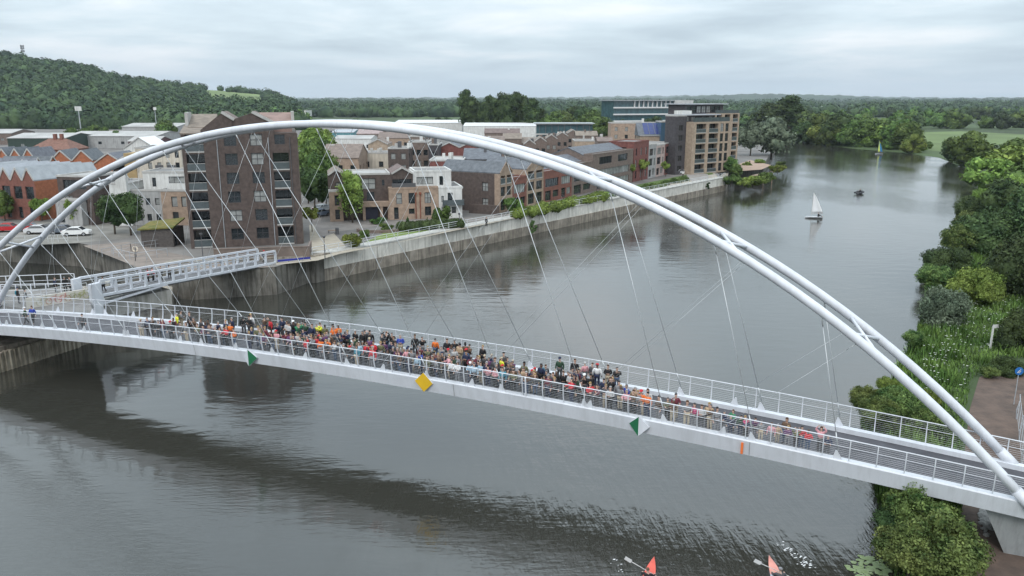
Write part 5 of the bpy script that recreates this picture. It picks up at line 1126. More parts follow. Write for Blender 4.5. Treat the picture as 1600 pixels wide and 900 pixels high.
# floating leaves-like swirl of the lower left quay
# ================================================================= left approach: abutment, ramp, white truss footbridge
AW = mat('abutment_concrete', (.37,.36,.33), .85, .2, .5, streak=.5)
# lower left quay with piles
L = [at(-60,600), at(0,578), at(125,541), at(272,497)]
ab = empty('abutment_quay', (L[1].x, L[1].y, 0), label='concrete abutment island with sheet pile edge under the bridge left end', cat='quay')
m = MB(); back = [at(272,474), at(235,466), at(60,478), at(-120,482)]
poly = [tuple(p[:2]) for p in L]+[tuple(p[:2]) for p in back]
m.prism(poly, -1.4, 2.2); loc(m.build('quay_body', CONC, ab))
for i in range(26):
    a = L[0].lerp(L[2], i/26) if i < 0 else Vector((L[0].x+(L[2].x-L[0].x)*i/26, L[0].y+(L[2].y-L[0].y)*i/26, 0)); nn = Vector((.9,-.35,0))*.16
    m = MB(); m.box(a.x-.28+nn.x, a.x+.22+nn.x, a.y-.25+nn.y, a.y+.3+nn.y, -1.3, 1.9); loc(m.build('sheet_pile', mat('pile_concrete',(.40,.36,.29),.85,.3,.8,streak=.7), ab))
m = MB(); p0, p1, p2, p3 = at(140,488,3.2), at(268,462,3.2), at(238,452,3.2), at(110,470,3.2); m.prism([tuple(q[:2]) for q in (p0,p1,p2,p3)], 2.2, 3.9); loc(m.build('wing_wall', AW, ab))
m = MB(); p0, p1 = at(-60,500,4.2), at(170,494,3.9)
# platform between bridge and ramp
ZP = zdeck(-36)-.3
pl = empty('approach_platform', bdk(-38, 6, -.4), label='paved landing between the arch foot and the white truss footbridge', cat='platform')
c = [bp_(-31,2.9,0), bp_(-60,2.9,0), bp_(-60,6,0), at(-5,455,ZP), at(114,448,ZP), at(139,466,ZP)]
m = MB(); m.prism([(q.x,q.y) for q in c], 3.0, ZP-.02); loc(m.build('slab', mat('landing_surface',(.20,.19,.18),.85,.2,.6), pl))
# ramp wall with bicycle drawings
q0, q1 = at(42,482,ZP), at(138,466,ZP); dd = (q1-q0); Lw = dd.length; dd.normalize()
mw = empty('mural_wall', q0, math.atan2(dd.y, dd.x), label='pale parapet wall painted with coloured bicycles beside the ramp', cat='wall')
m = MB(); m.box(0, Lw, -.1, .1, -.2, 1.05); m.build('wall', mat('pale_parapet',(.55,.52,.46),.85,.12,.5), mw)
for i, cc in enumerate([(.30,.30,.18),(.45,.12,.10),(.45,.12,.10),(.33,.34,.20),(.40,.42,.12)]):
    x = Lw*(.2+.155*i); m = MB(); r_ = .3
    for dx in (0,.85): m.tube([(x+dx+r_*math.cos(a),-.115,.40+r_*math.sin(a)) for a in [k*math.pi/8 for k in range(17)]], .022, 5)
    for a, b in (((0,.40),(.25,.8)),((.25,.8),(.7,.8)),((.7,.8),(.85,.40)),((.25,.8),(.4,.40)),((.4,.40),(.7,.8)),((0,.4),(.4,.4)),((.7,.8),(.68,.95)),((.6,.95),(.8,.97))): m.tube([(x+a[0],-.115,a[1]),(x+b[0],-.115,b[1])], .02, 5)
    m.build('bicycle_drawing', mat('bike_paint_%d' % i, cc, .8), mw)
rr = empty('railing', q0, label='thin metal railing on top of the bicycle wall', cat='railing'); fence_line(rr, [tuple(q0+Vector((0,0,.95))), tuple(q1+Vector((0,0,.95)))], .75, 1.5, RAILW, .025, (1,.5))
# platform railings
for pts, lab in (([(-20,466),(120,463)], 'dense white railing behind the two standing onlookers'), ([(-10,452),(118,447)], 'white post railing at the back of the landing')):
    w3 = [tuple(at(u, v, ZP)) for u, v in pts]; rr = empty('railing', w3[0], label=lab, cat='railing'); fence_line(rr, w3, 1.45, 1.5, WHITE, .04, (1,.55,.2))
# stairs with handrails down to the water
s0, s1 = at(252,455,3.9), at(112,492,3.0)
rr = empty('railing', s0, label='sloping dark handrails of the steps under the truss footbridge', cat='railing')
for k_ in range(4):
    o_ = Vector((0,0,.35+.35*k_)); m = MB(); m.tube([s0+o_, s1+o_], .035, 6); loc(m.build('rail', ZINC if k_ else WHITE, rr))
for i in range(8): p = s0.lerp(s1, i/7); m = MB(); m.tube([p-Vector((0,0,.4)), p+Vector((0,0,1.4))], .03, 6); loc(m.build('railing_post', ZINC, rr))
# truss footbridge
def P_px(u, v, dep):   # point on a sight line at a given distance: only used to survey the two ends
    a, b = (u-800)/FPX, (450-v)/FPX; return Vector((a, math.cos(PITCH)+b*math.sin(PITCH), -math.sin(PITCH)+b*math.cos(PITCH)))*dep+Vector((0,0,HC))
E0, E1 = P_px(158,464,83.5), at(431,412,GZ-.1); ax = (E1-E0); Lt = ax.length; axh = ax.normalized(); pr = Vector((-axh.y, axh.x, 0)).normalized()
tb = empty('truss_footbridge', E0, math.atan2(axh.y, axh.x), label='straight white truss footbridge spanning the basin entrance behind the arch', cat='bridge')
dz = ax.z; Lx = math.hypot(ax.x, ax.y)
def tz(x): return dz*x/Lx
H0 = 1.75
for y, nm in ((0,0),(3.1,1)):
    n = 14
    m = MB(); m.bar((0,y,tz(0)+H0),(Lx,y,tz(Lx)+H0),.26,.24); m.build('top_chord', WHITE, tb)
    m = MB(); m.bar((0,y,tz(0)+.15),(Lx,y,tz(Lx)+.15),.26,.26)
    if y == 0: m.bar((.1,y,-.75+tz(0)),(8.5,y,tz(8.5)+.02),.24,.2); m.bar((.1,y,-.8),(.1,y,.2),.25,.25)
    m.build('bottom_chord', WHITE, tb)
    m = MB(); m.bar((0,y+.02,tz(0)+1.38),(Lx,y+.02,tz(Lx)+1.38),.07,.07); m.build('handrail', WHITE, tb)
    for i in range(n+1):
        x = Lx*i/n; m = MB(); m.bar((x,y,tz(x)+.25),(x,y,tz(x)+H0-.1),.24,.24); m.build('upright', WHITE, tb)
m = MB(); m.bar((0,1.55,-.05),(Lx,1.55,tz(Lx)-.05),2.9,.25); m.build('deck', mat('grey_deck',(.14,.14,.145),.8), tb)
m = MB(); m.box(-1.2,-.05,-.25,.25,-1.9,1.6); m.build('end_post', WHITE, tb); m = MB(); m.box(-.9,0,2.9,3.3,-1.9,1.8); m.build('end_post', WHITE, tb)
# deck continuing from the landing to the truss
a0 = E0+Vector((0,0,0)); b0 = a0+pr*3.1; c0 = at(112,446,ZP); d0 = at(60,470,ZP)
m = MB(); m.prism([(a0.x,a0.y),(b0.x,b0.y),(c0.x+.25,c0.y),(q1.x+.25,q1.y)], ZP-.45, ZP-.06); o = m.build('ramp_slab', mat('landing_surface',(.20,.19,.18))); tag(o, 'grey ramp slab linking landing and truss footbridge', 'ramp')
p_ = at(158,478,2.0); rr = empty('support_column', (p_.x+.6,p_.y+.6,-1), label='square white concrete column carrying the truss footbridge near end', cat='column'); m = MB(); m.box(-.35,.35,-.35,.35,0,E0.z+.6); m.build('shaft', AW, rr); m = MB(); m.box(-.5,.5,-.5,.5,E0.z+.3,E0.z+.75); m.build('head', AW, rr)
# ================================================================= people
def skin_mesh(name, pts, edges, rad, mats, root=0, sub=1, extra=None):
    me = bpy.data.meshes.new('tmp'); me.from_pydata(pts, edges, []); o = bpy.data.objects.new('tmp', me); COL.objects.link(o)
    md = o.modifiers.new('s', 'SKIN'); md.use_smooth_shade = True
    for i, v in enumerate(me.skin_vertices[0].data):
        r = rad[i]; v.radius = r if isinstance(r, tuple) else (r, r); v.use_root = (i == root)
    o.modifiers.new('u', 'SUBSURF').levels = sub
    dg = bpy.context.evaluated_depsgraph_get(); dg.update(); me2 = bpy.data.meshes.new_from_object(o.evaluated_get(dg)); bpy.data.objects.remove(o); bpy.data.meshes.remove(me)
    me2.name = name; me2.materials.clear()
    for m in mats: me2.materials.append(m)
    return me2
SKIN = [mat('skin_light',(.55,.36,.28),.6,.08), mat('skin_mid',(.40,.25,.18),.6,.08), mat('skin_dark',(.14,.08,.055),.6,.08)]
SHOE = mat('shoe_dark',(.03,.03,.032),.7,.1); EYE = mat('eye_dark',(.03,.025,.02),.4,.1); LIP = mat('lip',(.38,.17,.14),.6,.1)
def pose(kind):
    # front of the figure looks along -Y
    J = dict(pel=(0,0,.93), ch=(0,.0,1.2), nk=(0,.01,1.47), jaw=(0,-.02,1.56), hd=(0,-.005,1.645))
    for s in (-1,1):
        J['sh%d'%s] = (s*.185,.01,1.40); J['hip%d'%s] = (s*.095,0,.90); J['kn%d'%s] = (s*.105,-.02,.50); J['an%d'%s] = (s*.11,.03,.085); J['toe%d'%s] = (s*.125,-.16,.04)
        if kind == 'stand': J['el%d'%s] = (s*.26,.03,1.13); J['wr%d'%s] = (s*.27,-.06,.88); J['ha%d'%s] = (s*.265,-.10,.79)
        if kind == 'rail': J['el%d'%s] = (s*.27,-.10,1.17); J['wr%d'%s] = (s*.20,-.34,1.20); J['ha%d'%s] = (s*.18,-.43,1.19)
        if kind == 'phone': J['el%d'%s] = (s*.25,-.16,1.22); J['wr%d'%s] = (s*.10,-.34,1.42); J['ha%d'%s] = (s*.06,-.38,1.50)
        if kind == 'up': J['el%d'%s] = (s*.33,-.03,1.50); J['wr%d'%s] = (s*.20,-.06,1.72); J['ha%d'%s] = (s*.14,-.07,1.80)
        if kind == 'fold': J['el%d'%s] = (s*.26,.0,1.12); J['wr%d'%s] = (s*.05,-.20,1.13); J['ha%d'%s] = (-s*.06,-.22,1.15)
        if kind == 'sit':
            J['hip%d'%s] = (s*.10,0,.92); J['kn%d'%s] = (s*.16,-.42,1.0); J['an%d'%s] = (s*.12,-.80,.80); J['toe%d'%s] = (s*.12,-.93,.90)
            J['el%d'%s] = (s*.30,-.12,1.20); J['wr%d'%s] = (s*.32,-.36,1.18); J['ha%d'%s] = (s*.32,-.44,1.18)
        if kind == 'walk': J['el%d'%s] = (s*.25,s*.06,1.13); J['wr%d'%s] = (s*.26,s*.10-.1,.90); J['ha%d'%s] = (s*.26,s*.12-.14,.81); J['kn%d'%s] = (s*.10,-.08 if s>0 else .02,.50); J['an%d'%s] = (s*.10,-.20 if s>0 else .25,.10); J['toe%d'%s] = (s*.11,-.38 if s>0 else .08,.05)
    return J
def figure(kind):
    J = pose(kind); names = list(J); ix = {n: i for i, n in enumerate(names)}
    E_ = [('pel','ch'),('ch','nk'),('nk','jaw'),('jaw','hd')]; rad = {}
    Rd = dict(pel=(.13,.10), ch=(.14,.10), nk=.055, jaw=.075, hd=(.082,.098))
    for s in (-1,1):
        E_ += [('ch','sh%d'%s),('sh%d'%s,'el%d'%s),('el%d'%s,'wr%d'%s),('wr%d'%s,'ha%d'%s),('pel','hip%d'%s),('hip%d'%s,'kn%d'%s),('kn%d'%s,'an%d'%s),('an%d'%s,'toe%d'%s)]
        Rd.update({'sh%d'%s:.06,'el%d'%s:.042,'wr%d'%s:.028,'ha%d'%s:(.036,.02),'hip%d'%s:.085,'kn%d'%s:.055,'an%d'%s:.038,'toe%d'%s:.036})
    body = skin_mesh('body', [J[n] for n in names], [(ix[a],ix[b]) for a,b in E_], [Rd[n] for n in names], [SKIN[0], SHOE, EYE, LIP], ix['pel'])
    # fingers, nose, ears, eyes, mouth are merged into the same mesh
    m = MB(); x0 = MB()
    for s in (-1,1):
        w_, h_ = Vector(J['wr%d'%s]), Vector(J['ha%d'%s]); d = (h_-w_).normalized(); q = d.cross(Vector((0,1,0) if abs(d.y) < .7 else (0,0,1))).normalized(); c_ = d.cross(q)
        for k, ln in enumerate((.062,.075,.07,.055)):
            b = h_+q*((k-1.5)*.019)-d*.005; m.tube([b, b+d*ln*.5+c_*.006, b+d*ln*.9+c_*.024], [.009,.0085,.006], 5)
        b = w_+d*.04+q*(.03*s); m.tube([b, b+q*(.028*s)+d*.02, b+q*(.03*s)+d*.055], [.011,.01,.007], 5)
    hx, hy, hz_ = J['hd']; fy = hy-.098
    m.tube([(0,fy+.02,hz_+.01),(0,fy-.012,hz_-.022),(0,fy+.01,hz_-.034)], [.009,.014,.008], 6)
    for s in (-1,1): m.tube([(s*.08,hy,hz_-.03),(s*.092,hy+.01,hz_),(s*.083,hy,hz_+.022)], [.008,.013,.008], 5)
    m.mi = 2
    for s in (-1,1): m.tube([(s*.032,fy+.012,hz_),(s*.032,fy+.002,hz_)], [.012,.008], 6)
    m.mi = 3; m.tube([(-.025,fy+.014,hz_-.062),(0,fy+.006,hz_-.064),(.025,fy+.014,hz_-.062)], [.006,.009,.006], 5)
    bm = bmesh.new(); bm.from_mesh(body)
    for f_ in bm.faces:
        if f_.calc_center_median().z < .10 and kind != 'sit': f_.material_index = 1
    ex = bpy.data.meshes.new('x'); ex.from_pydata(m.v, [], m.f); ex.polygons.foreach_set('material_index', m.m); ex.update(); bm.from_mesh(ex); bm.to_mesh(body); bm.free(); bpy.data.meshes.remove(ex)
    dum = mat('cloth', (.1,.1,.1), .9)
    # jacket
    jn = ['pel','ch','nk']+[a+'%d'%s for s in (-1,1) for a in ('sh','el','wr')]; jx = {n: i for i, n in enumerate(jn)}
    P = dict(J); P['pel'] = (J['pel'][0],J['pel'][1],J['pel'][2]+.0); P['nk'] = (0,.012,1.45)
    je = [('pel','ch'),('ch','nk')]+[e for s in (-1,1) for e in (('ch','sh%d'%s),('sh%d'%s,'el%d'%s),('el%d'%s,'wr%d'%s))]
    jr = {'pel':(.185,.145),'ch':(.18,.14),'nk':.075}
    for s in (-1,1): jr.update({'sh%d'%s:.085,'el%d'%s:.064,'wr%d'%s:.046})
    jacket = skin_mesh('jacket', [P[n] for n in jn], [(jx[a],jx[b]) for a,b in je], [jr[n] for n in jn], [dum], 0)
    tn = ['pel']+[a+'%d'%s for s in (-1,1) for a in ('hip','kn','an')]; tx = {n: i for i, n in enumerate(tn)}
    te = [e for s in (-1,1) for e in (('pel','hip%d'%s),('hip%d'%s,'kn%d'%s),('kn%d'%s,'an%d'%s))]; tr_ = {'pel':(.16,.125)}
    for s in (-1,1): tr_.update({'hip%d'%s:.105,'kn%d'%s:.076,'an%d'%s:.062})
    trousers = skin_mesh('trousers', [J[n] for n in tn], [(tx[a],tx[b]) for a,b in te], [tr_[n] for n in tn], [dum], 0)
    def hair(long):
        iv, if_ = ico(2); V = []
        for v in iv:
            p = Vector(v); r = 1.0; c = Vector((hx, hy+.016, hz_+.022)); q = Vector((p.x*.094, p.y*.104, p.z*.10))
            if p.y < -.25 and p.z < .45: q = Vector((p.x*.07, max(p.y,-.3)*.07, p.z*.06+.03))
            if p.z < -.35: q.z = -.035 if not long or p.y < 0 else p.z*.26; q.y += .012
            V.append(tuple(c+q))
        me = bpy.data.meshes.new('hair'); me.from_pydata(V, [], [tuple(f) for f in if_]); me.materials.append(dum); me.polygons.foreach_set('use_smooth', [True]*len(if_)); me.update(); return me
    return dict(body=body, jacket=jacket, trousers=trousers, hair=hair(False), longhair=hair(True))
m = MB(); 
for k_, (z, w_, d_) in enumerate(((.98,.13,.09),(1.02,.15,.13),(1.25,.15,.13),(1.38,.11,.08))): m.v += [(-w_,.13,z),(w_,.13,z),(w_*.9,.13+d_,z),(-w_*.9,.13+d_,z)]
m.f = [(3,2,1,0),(12,13,14,15)]+[(k*4+i,k*4+(i+1)%4,k*4+4+(i+1)%4,k*4+4+i) for k in range(3) for i in range(4)]; m.m = [0]*len(m.f)
o = m.build('backpack', mat('cloth',(.1,.1,.1),.9)); BAG = o.data; bpy.data.objects.remove(o)
m = MB(); m.tube([(0,0,1.665),(0,0,1.70),(0,0,1.745),(0,0,1.765)], [.108,.108,.08,.03], 14); m.add([(-.07,-.09,1.672),(.07,-.09,1.672),(.05,-.18,1.665),(-.05,-.18,1.665),(-.07,-.09,1.684),(.07,-.09,1.684),(.05,-.18,1.674),(-.05,-.18,1.674)],[(0,1,2,3),(7,6,5,4),(2,6,7,3),(1,5,6,2),(3,7,4,0),(0,4,5,1)])
o = m.build('cap', mat('cloth',(.1,.1,.1),.9)); CAP = o.data; bpy.data.objects.remove(o)
FIG = {k: figure(k) for k in ('stand','rail','phone','up','fold','walk','sit')}
COLS = dict(black=(.018,.018,.02), navy=(.02,.028,.065), grey=(.20,.20,.21), darkgrey=(.07,.07,.075), brown=(.12,.075,.05), tan=(.40,.29,.19), red=(.50,.03,.04), orange=(.68,.16,.03), yellow=(.72,.72,.06), olive=(.13,.13,.07), green=(.04,.22,.11), darkgreen=(.025,.06,.035), blue=(.03,.06,.32), teal=(.04,.22,.30), lightblue=(.32,.45,.55), white=(.70,.70,.70), pink=(.60,.30,.33), magenta=(.50,.05,.16), purple=(.12,.05,.13), maroon=(.14,.03,.045), denim=(.06,.09,.15), beige=(.45,.38,.28), blond=(.42,.30,.14), palegrey=(.42,.42,.42))
CN = dict(darkgrey='dark grey', darkgreen='dark green', lightblue='light blue', palegrey='pale grey')
def cm(c): return mat('cloth_'+c, COLS[c], .9, .15, 6)
PPL = []
def setm(o, m):
    o.material_slots[0].link = 'OBJECT'; o.material_slots[0].material = m
def person(loc_, face, jc, tc_, hc, kind='stand', h=1.72, long=False, place='', lab=None, z0=0):
    F_ = FIG[kind]; r = link('person', F_['body']); r.location = loc_; r.rotation_euler = (0,0,face); s = h/1.75; r.scale = (s*random.uniform(.95,1.1), s*random.uniform(.95,1.1), s)
    setm(r, SKIN[random.choices((0,1,2),(.78,.14,.08))[0]])
    for nm, key, c in (('jacket','jacket',jc),('trousers','trousers',tc_),('hair','longhair' if long else 'hair',hc)):
        o = link(nm, F_[key], r); setm(o, cm(c))
    if random.random() < .16 and kind not in ('sit',):
        o = link('backpack', BAG, r); setm(o, cm(random.choice(['black','darkgrey','navy','maroon','olive','teal'])))
    if random.random() < .14:
        o = link('cap', CAP, r); setm(o, cm(random.choice(['black','navy','beige','white','red','grey'])))
    r['category'] = 'person'; PPL.append((r, jc, hc, place, lab)); return r
MK = [(391,'the left green board'),(500,'the left third of the railing'),(662,'the yellow diamond'),(812,'the broad white post'),(999,'the right green board'),(1160,'the orange strip')]
def place_of(u, lat, kid):
    row = 'by the near railing' if lat < -1.0 else 'by the far railing' if lat > 1.0 else 'mid deck'
    if u < 250: p = 'at the crowd left end'
    elif u < 345: p = 'well left of green board'
    elif u < 430: p = 'at the left green board'
    elif u < 540: p = 'between green board and orange jackets'
    elif u < 600: p = 'left of yellow diamond'
    elif u < 700: p = 'at the yellow diamond'
    elif u < 780: p = 'right of yellow diamond'
    elif u < 880: p = 'near the broad white post'
    elif u < 960: p = 'left of right green board'
    elif u < 1030: p = 'at the right green board'
    elif u < 1130: p = 'right of right green board'
    elif u < 1220: p = 'above the orange strip'
    else: p = 'at the crowd right end'
    return row+' '+p
taken = []
def bridge_person(u, v, jc, tc_=None, hc=None, kind=None, h=None, kid=False, long=None):
    h = h or (random.uniform(1.28,1.5) if kid else random.uniform(1.66,1.88)); best = None
    for s10 in range(-440, 480):
        s = s10/10; z = zdeck(s)-.3+h*.955; p = at(u, v, z); q = Vector((p.x, p.y))-BC; ss_, lt = q.dot(bd), q.dot(bn)
        if best is None or abs(ss_-s) < best[0]: best = (abs(ss_-s), ss_, lt)
    s, lt = best[1], max(-2.0, min(1.95, best[2]))
    if lt in (-2.0, 1.95):      # keep it under the same column of the picture
        s = min((abs(pix(bdk(q/20, lt, 1.2))[0]-u), q/20) for q in range(-880, 960))[1]
    for _ in range(14):
        if all((s-a)**2+(lt-b)**2 > .20 for a, b in taken): break
        s += random.uniform(-.22,.22); lt = max(-2.0, min(1.95, lt+random.uniform(-.3,.3)))
    taken.append((s, lt))
    tc_ = tc_ or random.choice(['black','navy','darkgrey','denim','darkgrey','black','grey','beige'])
    hc = hc or random.choice(['brown','black','grey','brown','palegrey','blond','darkgrey'])
    kind = kind or random.choices(['stand','rail','phone','up','fold'], [.42,.3 if lt < -.8 else .05,.1,.02,.16])[0]
    near = lt < .9 or random.random() < .25
    fc = -BB+random.gauss(0,.35)+(0 if near else math.pi*(random.random() < .45))
    if lt > 1.2 and kind == 'rail': kind = 'stand'
    person(bdk(s, lt, -.3), fc, jc, tc_, hc, kind, h, random.random() < .35 if long is None else long, place_of(u, lt, kid))
Z2 = [(155,250,'navy'),(105,290,'grey'),(200,245,'grey'),(225,240,'brown'),(285,275,'maroon'),(370,255,'black'),(400,215,'yellow'),(435,190,'grey'),(505,205,'darkgrey'),(480,315,'grey'),(540,250,'brown'),(600,260,'darkgrey'),(570,300,'olive'),(660,265,'black'),(620,340,'maroon'),(720,345,'darkgrey'),(805,270,'navy'),(840,292,'orange'),(872,345,'orange'),(855,250,'navy'),(810,320,'red'),(950,240,'black'),(1000,235,'black'),(1015,218,'white'),(1125,240,'brown'),(1175,255,'red'),(1130,325,'maroon'),(1090,345,'grey'),(1055,345,'olive'),(1225,355,'pink'),(1270,250,'navy'),(1235,290,'navy'),(1330,290,'palegrey'),(1365,275,'black'),(1440,265,'green'),(1465,290,'darkgreen'),(1520,305,'navy'),(1560,300,'yellow'),(1310,362,'maroon'),(1345,372,'purple'),(1400,372,'palegrey'),(1480,400,'red'),(1530,400,'grey'),(1450,405,'darkgrey'),(430,290,'darkgrey'),(350,300,'black'),(700,380,'darkgrey'),(560,380,'navy'),(760,400,'grey'),(1190,400,'darkgrey'),(1000,420,'darkgrey'),(645,400,'maroon'),(250,320,'black')]
Z3 = [(15,172,'palegrey'),(45,165,'black'),(115,160,'green'),(135,182,'darkgreen'),(195,200,'navy'),(245,195,'yellow'),(305,205,'olive'),(370,200,'orange'),(405,190,'orange'),(440,202,'orange'),(420,245,'navy'),(470,255,'maroon'),(490,250,'navy'),(555,245,'black'),(615,255,'black'),(640,268,'darkgrey'),(672,245,'black'),(775,272,'darkgrey'),(815,270,'black'),(832,248,'black'),(872,300,'black'),(928,285,'blue'),(1050,272,'black'),(1110,300,'black'),(1220,305,'orange'),(1315,295,'black'),(1378,320,'black'),(1422,362,'tan'),(1465,345,'brown'),(1268,382,'grey'),(1155,392,'olive'),(1090,422,'blue'),(1020,402,'grey'),(985,395,'pink'),(905,392,'purple'),(765,342,'olive'),(705,340,'red'),(700,402,'red'),(650,352,'red'),(585,348,'lightblue'),(565,378,'teal'),(530,347,'grey'),(440,332,'grey'),(385,337,'palegrey'),(335,317,'orange'),(270,312,'orange'),(160,292,'red'),(140,340,'red'),(215,300,'palegrey'),(75,292,'palegrey'),(20,282,'purple'),(1325,402,'grey'),(1360,395,'palegrey'),(1475,402,'denim'),(1400,452,'grey'),(1330,452,'pink'),(1400,510,'white'),(1525,490,'navy'),(1540,522,'lightblue'),(1240,440,'brown'),(1205,430,'maroon'),(1070,470,'lightblue'),(60,350,'darkgrey'),(310,360,'darkgrey'),(460,400,'darkgrey'),(830,420,'darkgrey'),(920,450,'brown'),(1000,470,'darkgrey'),(1150,470,'olive')]
Z4 = [(95,140,'tan'),(145,130,'brown'),(35,182,'grey'),(150,207,'navy'),(75,292,'white'),(195,292,'lightblue'),(255,250,'grey'),(285,135,'black'),(320,300,'navy'),(330,342,'pink'),(385,265,'purple'),(405,270,'yellow'),(460,220,'darkgrey'),(395,238,'darkgrey'),(450,322,'grey'),(500,310,'darkgrey'),(520,288,'brown'),(540,342,'brown'),(630,300,'olive'),(590,352,'tan'),(710,372,'brown'),(770,315,'navy'),(895,372,'black'),(925,262,'darkgreen'),(955,378,'black'),(1010,387,'palegrey'),(1030,350,'grey'),(1048,255,'black'),(1062,362,'navy'),(1130,297,'pink'),(1100,372,'navy'),(1128,398,'black'),(1180,402,'black'),(1195,272,'darkgrey'),(1235,316,'white'),(1325,295,'black'),(1395,342,'black'),(1345,427,'black'),(1415,457,'grey'),(1455,475,'blue'),(1480,562,'pink'),(1535,552,'brown'),(1575,592,'orange'),(1340,548,'palegrey'),(1230,502,'maroon'),(1180,517,'red'),(1020,482,'red'),(1100,502,'black'),(830,432,'maroon'),(720,442,'darkgrey'),(645,422,'brown'),(348,382,'pink'),(400,402,'black'),(450,382,'teal'),(520,402,'olive'),(565,422,'grey'),(240,362,'lightblue'),(150,332,'maroon'),(800,500,'darkgrey'),(880,480,'darkgrey'),(1270,530,'darkgrey')]
Z5 = [(75,162,'grey',0),(205,247,'orange',0),(215,285,'tan',0),(240,262,'grey',0),(285,262,'palegrey',0),(320,267,'brown',0),(350,282,'olive',0),(380,287,'brown',0),(425,225,'maroon',0),(495,302,'grey',0),(540,297,'magenta',0),(585,312,'palegrey',0),(620,312,'brown',0),(655,302,'tan',0),(685,322,'grey',0),(710,352,'navy',1),(745,357,'navy',1),(795,357,'green',1),(832,360,'darkgreen',1),(870,372,'navy',1),(900,392,'magenta',1),(960,405,'grey',1),(988,422,'purple',1),(1025,415,'pink',1),(1065,415,'tan',1),(1105,385,'brown',0),(1130,432,'purple',1),(1167,435,'olive',1),(1215,455,'red',1),(1258,460,'red',1),(1335,432,'pink',0),(1380,490,'navy',1)]
for zx, zy, c in Z2: bridge_person(200+zx/5.293, 450+zy/5.293, c)
for zx, zy, c in Z3: bridge_person(450+zx/5.293, 470+zy/5.293, c)
for zx, zy, c in Z4: bridge_person(700+zx/5.293, 510+zy/5.293, c)
for zx, zy, c, k_ in Z5: bridge_person(950+zx/4, 560+zy/4, c, kid=bool(k_), hc='brown' if c == 'pink' and zx == 1335 else None, long=True if zx in (1335,1105) else None, kind='up' if zx == 1335 else None)
for i in range(74):      # shorter people hidden in the thick of the crowd
    u = random.uniform(330, 960); s_ = min((abs(pix(bdk(q/20, -.6, 1.3))[0]-u), q/20) for q in range(-600, 600))[1]; lt = random.uniform(-2, .4); pp = pix(bdk(s_, lt, 1.22))
    bridge_person(pp[0], pp[1], random.choice(['darkgrey','black','grey','navy','brown','black','navy','darkgrey','purple','denim','maroon','darkgreen']), h=1.6)
for u, v, c, lab in ((38,481,'darkgreen','person in a green coat walking at the deck left end'),(49,479,'blue','person in a royal blue coat beside the green coated one'),(128,494,'darkgrey','lone person in dark grey between left end and crowd')):
    bridge_person(u, v, c, 'black', kind='walk'); r, jc, hc, pc, _ = PPL.pop(); PPL.append((r, jc, hc, pc, lab))
def ground_person(u, v, z, c, lab, t_='black', kind='stand', face=None, h=1.72):
    p = at(u, v, z); person(p, random.uniform(0,6.28) if face is None else face, c, t_, random.choice(['brown','grey','black']), kind, h, False, '', lab)
for u, v, c, lab in ((30,474,'black','person in black on the landing, left of the two in front'),(42,477,'darkgrey','person in dark grey on the landing, right of the two in front'),(88,457,'navy','person in navy at the back railing of the landing, leftmost'),(103,456,'black','person in black at the back railing beside the truss end'),(111,456,'darkgrey','person in dark grey nearest the truss footbridge end')):
    ground_person(u, v, ZP, c, lab)
for fx, y, c, lab, k_ in ((.30,2.3,'red','person in red on the truss footbridge, left one','stand'),(.325,2.3,'red','person in bright red on the truss footbridge, right one','stand'),(.365,2.2,'black','person in black leaning by the truss footbridge middle','fold'),(.41,2.2,'darkgrey','person in dark grey by the truss footbridge middle','rail'),(.06,1.6,'white','person in white at the truss footbridge near end','walk'),(.72,2.2,'darkgrey','lone person in dark grey on the far half of the truss footbridge','stand'),(.98,1.5,'black','person in black where the truss footbridge meets the quay','walk')):
    x = Lx*fx; M2 = Matrix.Translation(tb.location) @ Matrix.Rotation(tb.rotation_euler.z, 4, 'Z'); person(M2 @ Vector((x, y, tz(x)+.08)), random.uniform(0,6.28), c, 'black', 'brown', k_, 1.72, False, '', lab)
ground_person(381,404,GZ,'black','person in black standing before the boundary wall of the tower'); ground_person(760,354,GZ+.02,'black','person in black walking on the promenade by the row corner'); ground_person(858,329,GZ+.05,'darkgrey','person in dark clothes at the river wall planting, left one'); ground_person(864,328,GZ+.05,'black','person in black at the river wall planting, right one'); ground_person(1171,258,GZ,'black','person on the reddish terrace of the river point'); ground_person(1067,277,GZ,'white','person in white before the dark flats')
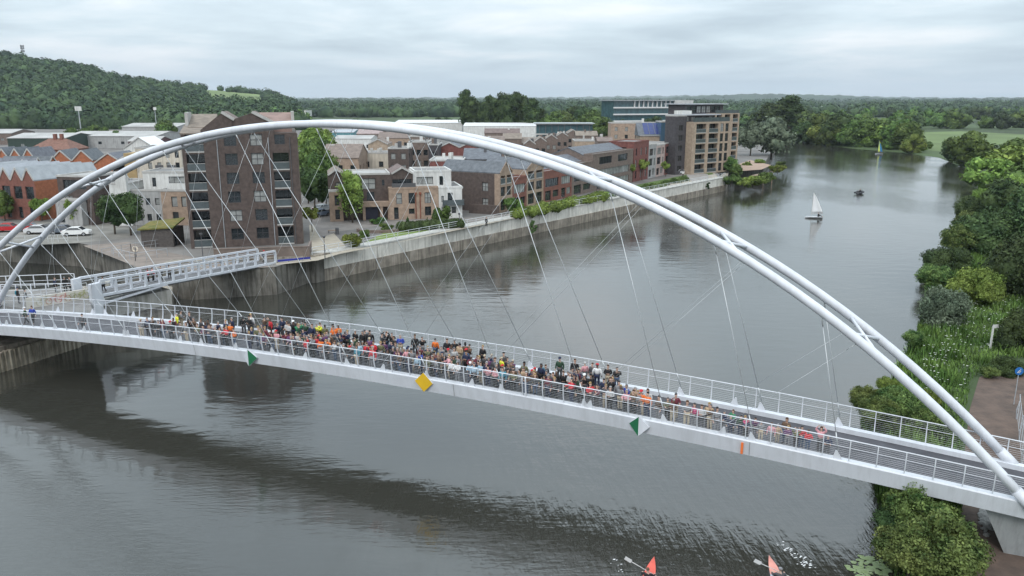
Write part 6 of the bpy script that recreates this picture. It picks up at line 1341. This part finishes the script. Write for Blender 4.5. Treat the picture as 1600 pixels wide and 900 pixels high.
# paddlers and sailors
for b_, c, lab in ((BOATS[0],'black','paddler in black sitting in the red canoe'),(BOATS[1],'darkgrey','paddler in dark grey sitting in the pale canoe')):
    r = person(b_.location+Vector((0,0,-.50)), b_.rotation_euler.z+math.pi/2, c, 'black', 'brown', 'sit', 1.7, False, '', lab)
    pd = empty('paddle', b_.location+Vector((0,0,.75)), b_.rotation_euler.z, label='paddle held by the paddler in the '+('red' if b_ is BOATS[0] else 'pale')+' canoe', cat='paddle')
    m = MB(); m.tube([(.30,-1.0,-.42),(.36,1.0,.42)], .018, 6); m.build('shaft', mat('paddle_shaft',(.5,.5,.5)), pd)
    for s in (-1,1): m = MB(); m.bar((.33+.03*s,s*.95,s*.40),(.33+.04*s,s*1.3,s*.56),.02,.2); m.build('blade', mat('paddle_shaft',(.5,.5,.5)), pd)
p = at(1271,341,0); person(p+Vector((.9,-.3,-.35)), R(80), 'black', 'black', 'brown', 'sit', 1.72, False, '', 'helmsman in black sitting in the white sailed dinghy')
p = at(1373,241,0); person(p+Vector((.6,-.3,-.35)), R(80), 'darkgrey', 'black', 'brown', 'sit', 1.72, False, '', 'sailor in dark clothes in the blue and yellow sailed boat')
p = at(1343,303,0); person(p+Vector((-.45,-.65,-.35)), R(230), 'black', 'black', 'black', 'sit', 1.72, False, '', 'person in black at the stern of the safety boat'); person(p+Vector((.4,.55,-.35)), R(230), 'black', 'black', 'black', 'sit', 1.72, False, '', 'person in black at the bow of the safety boat')
def finish_people_labels():
    gr = {}
    for r, jc, hc, pc, lab in PPL:
        r['group'] = 'people on and around the bridges'
        if lab: r['label'] = lab; continue
        gr.setdefault((jc, pc), []).append((pix(r.location)[0], r, hc))
    for (jc, pc), L_ in gr.items():
        L_.sort(key=lambda q: q[0])
        for i, (_, r, hc) in enumerate(L_):
            o = '' if len(L_) == 1 else ordn(i)+' '
            cc = CN.get(jc, jc).replace(' ', '-')
            r['label'] = f"{o}{cc}-clad person{'' if len(L_) == 1 else ' from left'} {pc}"
# ---- air
hb = MB(); hb.box(-15000, 15000, -260, 15500, -3, 330)
hm = bpy.data.materials.new('haze_air'); hm.use_nodes = True; T = hm.node_tree; T.nodes.remove(T.nodes['Principled BSDF'])
pv = N(T, 'ShaderNodeVolumePrincipled'); pv.inputs['Density'].default_value = .00007; pv.inputs['Color'].default_value = (.80,.88,.96,1); pv.inputs['Anisotropy'].default_value = .2
T.links.new(pv.outputs[0], T.nodes['Material Output'].inputs['Volume'])
hz_o = hb.build('haze', hm); tag(hz_o, 'thin pale air over the valley', 'haze', None, 'stuff')
finish_tree_labels(); finish_people_labels()
